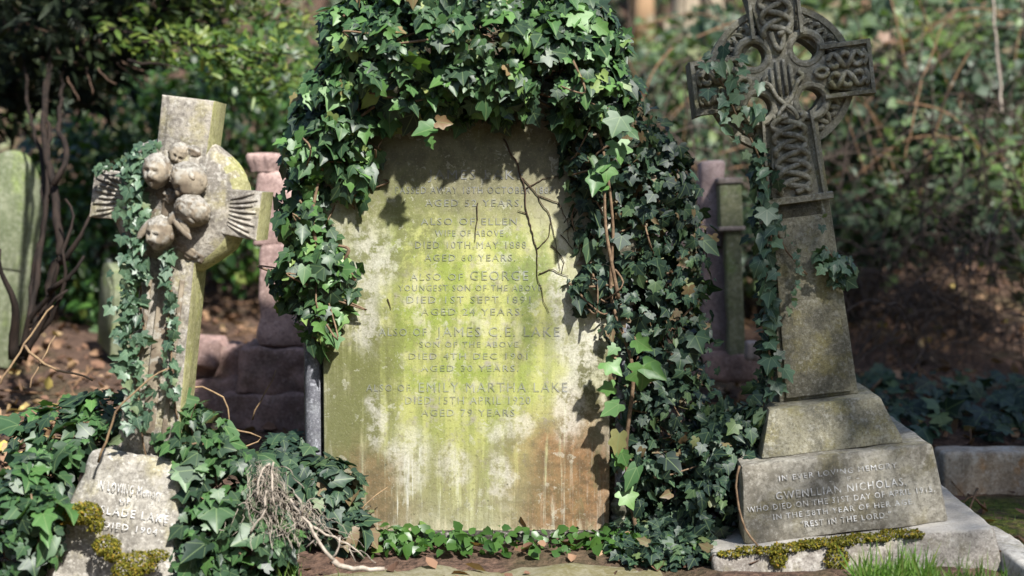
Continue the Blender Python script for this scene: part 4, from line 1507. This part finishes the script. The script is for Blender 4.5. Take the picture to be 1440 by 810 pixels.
cane([(505, 720, -.12), (525, 700, -.1), (545, 685, -.06)], .0025, .0015, 'short brown stalk leaning against the foot of the headstone')

# bleached roots and dead vine
mb = MB()
g = np.random.default_rng(9)
for i in range(80):
    x0, y0 = 352 + g.random() * 40, 650 + g.random() * 25
    x1, y1 = x0 + g.normal(15, 28), y0 + 25 + g.random() * 95
    a_, b__ = at(x0, y0, -.40 + g.normal(0, .02)), at(x1, y1, -.46 + g.normal(0, .03))
    q = wob([a_, (a_ + b__) / 2 + g.normal(0, .02, 3), b__], .012, .008, i)
    mb.tube(q, .0006 + .0006 * g.random(), 3, False)
for i in range(36):
    x0, y0 = 405 + g.random() * 40, 700 + g.random() * 30
    x1, y1 = x0 + g.normal(10, 30), y0 + 15 + g.random() * 50
    a_, b__ = at(x0, y0, -.43), at(x1, y1, -.47)
    q = wob([a_, (a_ + b__) / 2 + g.normal(0, .015, 3), b__], .012, .007, i)
    mb.tube(q, .0006 + .0006 * g.random(), 3, False)
for pts in ([(385, 650, -.44), (383, 690, -.46), (386, 712, -.46)], [(380, 652, -.44), (365, 672, -.46), (362, 700, -.46)], [(375, 690, -.47), (372, 720, -.48), (352, 750, -.48)]):
    q = wob([tuple(v) for v in pxpath(pts, 5)], .012, .003, 2); mb.tube(q, .003, 5)
tag(mb.obj('dead_vine', PALE), 'tangle of bleached dead vine hanging over the ivy left of the headstone', 'dead vine')
mb = MB()
for pts, r0, r1 in (([(408, 702, -.47), (425, 725, -.49), (445, 757, -.5), (470, 788, -.5)], .003, .0055), ([(430, 732, -.49), (460, 752, -.48), (495, 768, -.46), (512, 785, -.45)], .004, .002), ([(466, 786, -.5), (476, 770, -.5), (478, 755, -.5)], .003, .002),
                    ([(468, 788, -.5), (490, 798, -.48), (540, 800, -.46)], .008, .006), ([(490, 770, -.46), (500, 790, -.47)], .002, .001), ([(425, 725, -.49), (424, 705, -.5), (415, 695, -.5)], .003, .0015), ([(445, 757, -.5), (430, 770, -.5)], .002, .001)):
    q = wob([tuple(v) for v in pxpath(pts, 6)], .02, .004, 4)
    mb.tube(q, taper(len(q), r0, r1), 6)
tag(mb.obj('bare_branch', PALE), 'bleached forked branch lying on the ground at the bottom left', 'branch')

# ------------------------------------------------------------------ shrubs and trees
def branchy(mb, p, d, L, r, depth, g, spread=.7, up=.1, minr=.002):
    p = np.array(p, float); d = unit(np.array(d, float))
    n = 5
    P = [p]
    for i in range(n):
        d = unit(d + g.normal(0, .13, 3) + np.array((0, 0, up * .2)))
        P.append(P[-1] + d * L / n)
    mb.tube(P, taper(len(P), r, max(minr, r * .6)), 6 if r > .01 else 4)
    ends = [P[-1]]
    if depth > 0:
        for k_ in range(int(g.integers(2, 4))):
            i = int(g.integers(2, n + 1))
            ends += branchy(mb, P[i], d + g.normal(0, spread, 3) + np.array((0, 0, up)), L * g.uniform(.55, .8), max(minr, r * .55), depth - 1, g, spread, up, minr)
    return ends


def tree(name, lab, base, h, r, crown, nleaf, lsize, lmat, bark, seed, tmpls=T_LEAF, lean=(0, 0), group=None, cat='tree', depth=3, tone=None, loose=2.4):
    """trunk with limbs + crown of many leaves round given ellipsoids (relative to base)"""
    g = np.random.default_rng(seed)
    o = empty(name, base)
    tag(o, lab, cat, group)
    mb = MB()
    P = [(lean[0] * t ** 1.2 * h + .03 * math.sin(seed + 5 * t), lean[1] * t * h + .03 * math.cos(seed * 2 + 4 * t), -.15 + t * (h + .15)) for t in np.linspace(0, 1, 9)]
    mb.tube(P, [r * (1.35 if i == 0 else 1.12 if i == 1 else 1 - .07 * i) for i in range(9)], 12)
    mb.obj('trunk', bark, o)
    lm = MB()
    for k_ in range(6):
        t = g.uniform(.55, 1)
        i = int(t * 8)
        w = g.uniform(0, 2 * PI)
        branchy(lm, P[i], (math.cos(w), math.sin(w), .7), h * .4, r * .45, depth, g, up=.25, minr=.006)
    lm.obj('limbs', bark, o)
    Q, N = shell(crown, nleaf, .75, seed)
    # clumping: pull leaves towards random centres so that gaps open up
    m = max(20, nleaf // 45)
    cc = Q[g.integers(0, len(Q), m)]
    own = g.integers(0, m, len(Q))
    Q = Q * .25 + cc[own] * .75 + g.normal(0, lsize * loose, Q.shape)
    leafmesh('crown', Q, N * .3 + np.array((0, -.1, .7)), lsize, lmat, o, tmpls, tip=(0, -.2, -.6), tipjit=.8, njit=.5, seed=seed, tone=tone)
    return o


# the tree beyond the right edge whose crown shades the Celtic cross
SAZ, SEL = math.radians(31), math.radians(46)
SUN = np.array((math.sin(SAZ) * math.cos(SEL), -math.cos(SAZ) * math.cos(SEL), math.sin(SEL)))
e1 = np.array((math.cos(SAZ), math.sin(SAZ), 0))
def sunpos(u, v, t, ref=None):
    """point at horizontal offset u, height-ish offset v in the plane facing the sun, t metres towards it"""
    e2 = np.cross(SUN, e1); e2 = e2 * np.sign(e2[2])
    return e1 * u + e2 * v + SUN * t
SH = []
for u, v, r in ((.85, .15, .62), (.85, .9, .60), (.83, -.45, .56), (1.7, .2, .9), (1.5, 1.0, .7), (2.4, .6, .8), (2.4, -.2, .9), (2.65, 1.2, .75), (1.75, -1.0, .6)):
    c = sunpos(u, v, 5.2)
    SH.append((c, np.array((r, r, r * .8))))
tb = np.array((3.9, -2.3, 0.0)); tb[2] = gz(tb[0], tb[1])
SHADE = tree('evergreen_tree', 'dense evergreen tree outside the right edge of the picture shading the Celtic cross', tb, 4.2, .16, [(c - tb, r) for c, r in SH], 9500, .085, WOODLEAF, BARK, 81, depth=1, loose=1.6)

# dark shrub (yew) at the left
YB = at(28, 500, .75); YB[2] = gz(YB[0], YB[1])
o = empty('yew_shrub', YB)
tag(o, 'dark many-stemmed yew shrub with low black canopy at the left edge', 'shrub')
mb = MB()
stems = ([(25, 510, .75), (45, 450, .75), (70, 410, .7), (85, 370, .68), (100, 310, .72), (92, 280, .75)], [(30, 505, .75), (60, 450, .78), (75, 400, .8), (82, 330, .85), (75, 260, .95), (60, 170, 1.2), (70, 60, 1.8)],
         [(20, 505, .75), (22, 430, .7), (8, 400, .68), (0, 350, .66)], [(30, 490, .72), (70, 445, .68), (90, 390, .66), (88, 350, .66)], [(40, 460, .75), (52, 380, .85), (62, 300, .95), (56, 220, 1.2), (40, 140, 1.5), (30, 60, 1.9)], [(35, 500, .7), (75, 425, .65), (95, 408, .64)],
         [(75, 260, .9), (92, 220, .95), (84, 170, 1.2), (90, 90, 1.8)], [(85, 370, .68), (112, 335, .66), (128, 300, .7)], [(70, 410, .7), (98, 390, .66), (118, 360, .66)], [(50, 470, .8), (45, 400, .85), (60, 330, .9), (70, 240, 1.0), (66, 150, 1.3), (70, 60, 1.8)])
for i, s in enumerate(stems):
    q = wob([tuple(v - YB) for v in [np.array(x) for x in pxpath(s, 6)]], .04, .006, i)
    mb.tube(q, taper(len(q), .02 if i in (1, 2) else .012, .0045), 7)
mb.obj('stem', YEWBARK, o)
yew_e = [pe(*a) for a in ((40, 60, 2.1, 120, 90, .5), (130, 40, 1.9, 110, 90, .5), (-40, 130, 2.1, 90, 70, .5), (90, 110, 2.2, 90, 50, .4), (210, -10, 2.0, 120, 75, .5), (20, -150, 1.9, 250, 130, .8), (250, -170, 1.8, 250, 120, .7), (180, -330, 1.2, 320, 90, .6))]
P, N = shell(yew_e, 10000, .7, 91)
leafmesh('canopy', P - YB, N * .3 + np.array((0, -.4, .5)), .08, YEW, o, T_SPRAY + T_NARROW + T_NARROW[:1], tip=(.5, -.3, -.3), tipjit=.6, njit=.5, seed=91)
g = np.random.default_rng(15)
mb = MB()
for e in yew_e[:5]:
    for _ in range(26):
        d = unit(g.normal(0, 1, 3))
        p0 = e[0] + np.array((-.2, .1, .1)); p1 = e[0] + e[1] * d
        q = wob([p0 - YB, (p0 + p1) / 2 - YB + np.array((0, 0, .06)), p1 - YB], .05, .012, 7)
        mb.tube(q, taper(len(q), .007, .002), 4)
mb.obj('branch', YEWBARK, o)
mb = MB()
for pts in ([(95, 108, .35), (103, 125, .33), (111, 142, .32)], [(122, 95, .35), (127, 118, .33), (130, 133, .32)], [(138, 95, .35), (152, 112, .33), (163, 118, .32)], [(165, 88, .35), (185, 105, .33), (205, 125, .32)], [(170, 85, .36), (190, 95, .34), (202, 100, .33)], [(35, 30, .4), (60, 42, .38), (80, 45, .38)],
            [(80, 65, .4), (90, 82, .38), (108, 88, .38)], [(5, 25, .4), (14, 42, .38)], [(200, 82, .4), (225, 92, .38), (242, 98, .38)], [(195, 45, .4), (220, 50, .38), (245, 60, .36)], [(138, 50, .4), (148, 70, .38)]):
    q = wob([np.array(v) - YB for v in pxpath([(a_, c_, Y_ + 1.2) for a_, c_, Y_ in pts], 4)], .02, .004, 3)
    mb = MB()
    mb.tube(q, taper(len(q), .0035, .0025), 5)
    mb.obj('dry_twig', YEWTWIG, o)

# light leafy boughs reaching in at the upper left
LBs = at(260, 20, 1.6)
o = empty('overhanging_bough', LBs)
tag(o, 'thin leafy bough of light green reaching in beside the headstone ivy, upper left', 'bough')
mb = MB()
lf = []
for j, pts in enumerate(([(150, 40, 1.5), (230, 55, 1.5), (320, 75, 1.5), (400, 100, 1.5)], [(200, 60, 1.4), (300, 65, 1.4), (370, 75, 1.4), (440, 82, 1.4)], [(200, 20, 1.7), (280, 10, 1.7), (350, 20, 1.7), (430, 40, 1.7)], [(240, -10, 1.6), (320, -15, 1.6), (420, 5, 1.6)], [(180, 85, 1.3), (230, 90, 1.3), (260, 98, 1.3)], [(300, 75, 1.5), (340, 110, 1.5), (390, 130, 1.5)])):
    q = wob([np.array(v) - LBs for v in pxpath(pts, 6)], .05, .012, j)
    mb.tube(q, taper(len(q), .008, .002), 5)
    w = resample(q, .0026)
    lf.append(w + np.random.default_rng(j).normal(0, .055, w.shape))
    if j == 4: lf.pop()
mb.obj('branch', YEWBARK, o)
lf = np.concatenate(lf)
leafmesh('foliage', lf, (0, -.5, .7), .048, YEW_LIGHT, o, T_NARROW, tip=(.6, -.2, -.1), tipjit=.7, njit=.5, seed=95)

# the wood behind and beside the photographer, which closes off the low sky
g = np.random.default_rng(77)
n = 9000
w_ = g.uniform(math.radians(-215), math.radians(35), n)
rr = g.uniform(9.5, 13, n)
hh = g.random(n) ** .8 * (6.2 + 1.2 * np.sin(w_ * 9))
P = np.stack([rr * np.cos(w_), -2 + rr * np.sin(w_), hh - .2], 1)
o = leafmesh('distant_wood', P, -np.stack([np.cos(w_), np.sin(w_), -.6 + 0 * w_], 1), .5, WOODLEAF, None, T_LEAF, tip=(0, 0, -1), tipjit=.7, njit=.5, seed=78)
tag(o, 'dark wood standing round the graveyard behind the viewer', 'wood', kind='stuff')

# bushes behind, left half
def bush(lab, e, n, size, mat, seed, name='evergreen_bush', tmpls=T_LEAF, nstem=8, base=None, tone=None):
    c = np.mean([q[0] for q in e], 0)
    b__ = np.array((c[0], c[1], gz(c[0], c[1])))
    o = empty(name, b__)
    tag(o, lab, 'bush')
    P, N = shell(e, n, .45, seed)
    g = np.random.default_rng(seed)
    P = P + g.normal(0, size * .5, P.shape)
    leafmesh('foliage', P - b__, N * .6 + np.array((0, -.2, .5)), size, mat, o, tmpls, tip=(0, -.3, -.7), tipjit=.7, njit=.5, seed=seed, tone=tone)
    mb = MB()
    for i in range(nstem):
        e_ = e[i % len(e)]
        t = e_[0] - b__ + g.normal(0, .35, 3) * e_[1]
        q = wob([np.array((g.normal(0, .08), g.normal(0, .08), -.05)), t * .5 + g.normal(0, .06, 3), t], .08, .02, i)
        mb.tube(q, taper(len(q), .014, .005), 5)
    mb.obj('stem', BARK, o)
    return o


bush('glossy green bush filling the space between dark shrub stems and cherub cross', [pe(*a) for a in ((120, 350, 2.6, 75, 75, .4), (110, 250, 2.9, 110, 75, .45), (190, 190, 3.2, 110, 80, .45), (60, 330, 2.9, 70, 90, .4), (150, 420, 2.4, 60, 35, .25))], 3800, .052, SHRUB, 101)
bush('taller evergreen bush behind the pink cross and the gap beside the headstone ivy', [pe(*a) for a in ((330, 180, 3.0, 110, 90, .5), (390, 110, 3.4, 120, 90, .5), (280, 290, 2.8, 90, 70, .4), (420, 250, 3.0, 70, 110, .4), (250, 100, 3.6, 120, 80, .5), (340, 350, 2.7, 70, 50, .3))], 5200, .050, SHRUB, 102)

# right: bank of ivy and bramble
bank_e = [pe(*a) for a in ((1290, 200, 2.9, 90, 90, .4), (1390, 110, 3.3, 130, 100, .5), (1250, 110, 3.4, 110, 80, .5), (1380, 260, 2.7, 110, 80, .4), (1230, 310, 2.6, 80, 60, .3), (1440, 330, 2.5, 80, 70, .3), (930, 150, 3.6, 110, 100, .5), (1000, 250, 3.2, 110, 90, .4), (1100, 330, 2.8, 90, 80, .35),
                           (900, 260, 3.4, 80, 100, .4), (1140, 200, 3.4, 80, 80, .4), (960, 380, 2.7, 90, 60, .3), (1330, 30, 4.0, 160, 60, .5), (1040, 80, 4.0, 110, 70, .5), (1180, 60, 4.2, 90, 60, .5))]
P, N = shell(bank_e, 12000, .5, 111)
P = P + np.random.default_rng(3).normal(0, .05, P.shape)
pt = np.array([.48 + .75 * noise.noise((p[0] * 1.7, p[1] * 1.7, p[2] * 2.1)) + .35 * noise.noise((p[0] * 5, p[1] * 5, p[2] * 5)) for p in P])
o = leafmesh('undergrowth', P, N * .5 + np.array((0, -.35, .6)), .062, BANK, None, T_IVY[:2] + T_LEAF[:2], tip=(0, -.3, -.7), tipjit=.8, njit=.6, seed=111, tone=pt)
tag(o, 'tangled bank of ivy and bramble leaves on the slope behind the Celtic cross', 'undergrowth', kind='stuff')
# hillside cover further back
n = 15000
gy = RNG.uniform(3.8, 13, n); gx = RNG.uniform(-1, 1, n) * (gy + 5) * .55
P = np.stack([gx, gy, gz(gx, gy) + RNG.random(n) ** 2 * .5], 1)
o = leafmesh('undergrowth', P, (0, -.6, .6), .11, BANK, None, T_LEAF, tip=(0, -.5, -.5), tipjit=.9, njit=.6, seed=113)
tag(o, 'far leafy ground cover over the wooded hillside', 'undergrowth', kind='stuff')

g = np.random.default_rng(17)
mb = MB()
def tangle(mb, x0, x1, y0, y1, Y0, Y1, n, L, r, g):
    for i in range(n):
        p = at(g.uniform(x0, x1), g.uniform(y0, y1), g.uniform(Y0, Y1))
        d = unit(np.array((g.normal(0, .7), g.normal(0, .3), g.normal(0, .7))))
        l = L * g.uniform(.5, 1.3)
        q = smoothpath([p, p + d * l * .5 + np.array((0, 0, .12 * l)), p + d * l + np.array((0, 0, -.1 * l))], 4)
        mb.tube(q, r * g.uniform(.5, 1.3), 4, False)
tangle(mb, 1190, 1460, 270, 480, 1.7, 2.9, 300, .5, .003, g)
tangle(mb, 1200, 1460, 60, 330, 2.1, 3.2, 170, .5, .0036, g)
tangle(mb, 880, 1090, 60, 400, 2.2, 3.2, 140, .5, .0036, g)
tangle(mb, 1190, 1460, 430, 520, 1.4, 2.4, 60, .35, .0032, g)
tag(mb.obj('bramble_tangle', CANE), 'brown tangle of bare bramble canes low on the bank at the right', 'brambles', kind='stuff')
mb = MB()
tangle(mb, 900, 1440, 20, 260, 2.4, 3.4, 50, .7, .005, g)
tag(mb.obj('dry_stalks', TWIG), 'dry tan stalks standing in the ivy bank', 'dry stalks', kind='stuff')
cane([(1408, 160, 2.4), (1402, 80, 2.4), (1395, 0, 2.4), (1390, -60, 2.4)], .008, .006, 'tall straight pale sapling stem near the top right corner', PALE, 'sapling_stem', 'sapling')
cane([(1270, 230, 2.3), (1285, 160, 2.3), (1300, 100, 2.4), (1330, 30, 2.5)], .005, .003, 'thin dry stalk slanting through the ivy bank right of the cross', TWIG, 'dry_stalk', 'stalk')

def btree(px, Y, r, h, lab, bark, seed, lean=(0, 0)):
    p = at(px, 100, Y); p[2] = gz(p[0], p[1])
    cr = [((lean[0] * h, 0, h + .3), np.array((1.5, 1.3, 1.1))), ((lean[0] * h + .9, .3, h - .2), np.array((1.0, 1.0, .8))), ((lean[0] * h - .9, .2, h), np.array((1.0, 1.0, .8)))]
    tree('tree', lab, p, h, r, [(np.array(c), q) for c, q in cr], 2200, .14, WOODLEAF, bark, seed, lean=lean, depth=2)


btree(955, 5.4, .10, 4.2, 'pale-barked tree far up the bank, seen just left of the Celtic cross', BARK_PALE, 121, (.04, 0))
btree(1002, 6.12, .07, 4.2, 'slimmer pale tree trunk far up the bank close to the cross arm', BARK_PALE, 122, (.02, 0))
btree(1218, 5.76, .09, 4.2, 'orange-brown tree trunk far up the bank right above the cross arm', BARK_TAN, 123)
btree(1185, 6.84, .14, 4.5, 'grey-brown tree trunk far up the bank behind the cross ring', BARK_PALE, 124)
btree(905, 6.48, .08, 4.2, 'brownish tree trunk far up the bank beside the headstone ivy', BARK_TAN, 125, (-.03, 0))

# ------------------------------------------------------------------ light
w = bpy.data.worlds.new('World')
SC.world = w
w.use_nodes = True
nt = w.node_tree
bg = nt.nodes['Background']
sky = nt.nodes.new('ShaderNodeTexSky')
sky.sky_type = 'NISHITA'
sky.sun_disc = False
sky.sun_elevation = math.asin(SUN[2])
sky.sun_rotation = math.atan2(SUN[0], SUN[1])
nt.links.new(sky.outputs[0], bg.inputs[0])
bg.inputs[1].default_value = .108
ld = bpy.data.lights.new('sun', 'SUN')
ld.energy = 5
ld.angle = math.radians(1.5)
ld.color = (1, .97, .92)
lo = bpy.data.objects.new('sun', ld)
COL.objects.link(lo)
lo.rotation_euler = Vector(SUN).to_track_quat('Z', 'Y').to_euler()
SC.view_settings.view_transform = 'Standard'
SC.view_settings.look = 'None'
SC.view_settings.gamma = 1
SC.view_settings.exposure = 1.18
SC.view_settings.use_curve_mapping = False
SC.render.engine = 'CYCLES'
SC.cycles.use_denoising = True
SC.cycles.max_bounces = 6
SC.cycles.transparent_max_bounces = 4
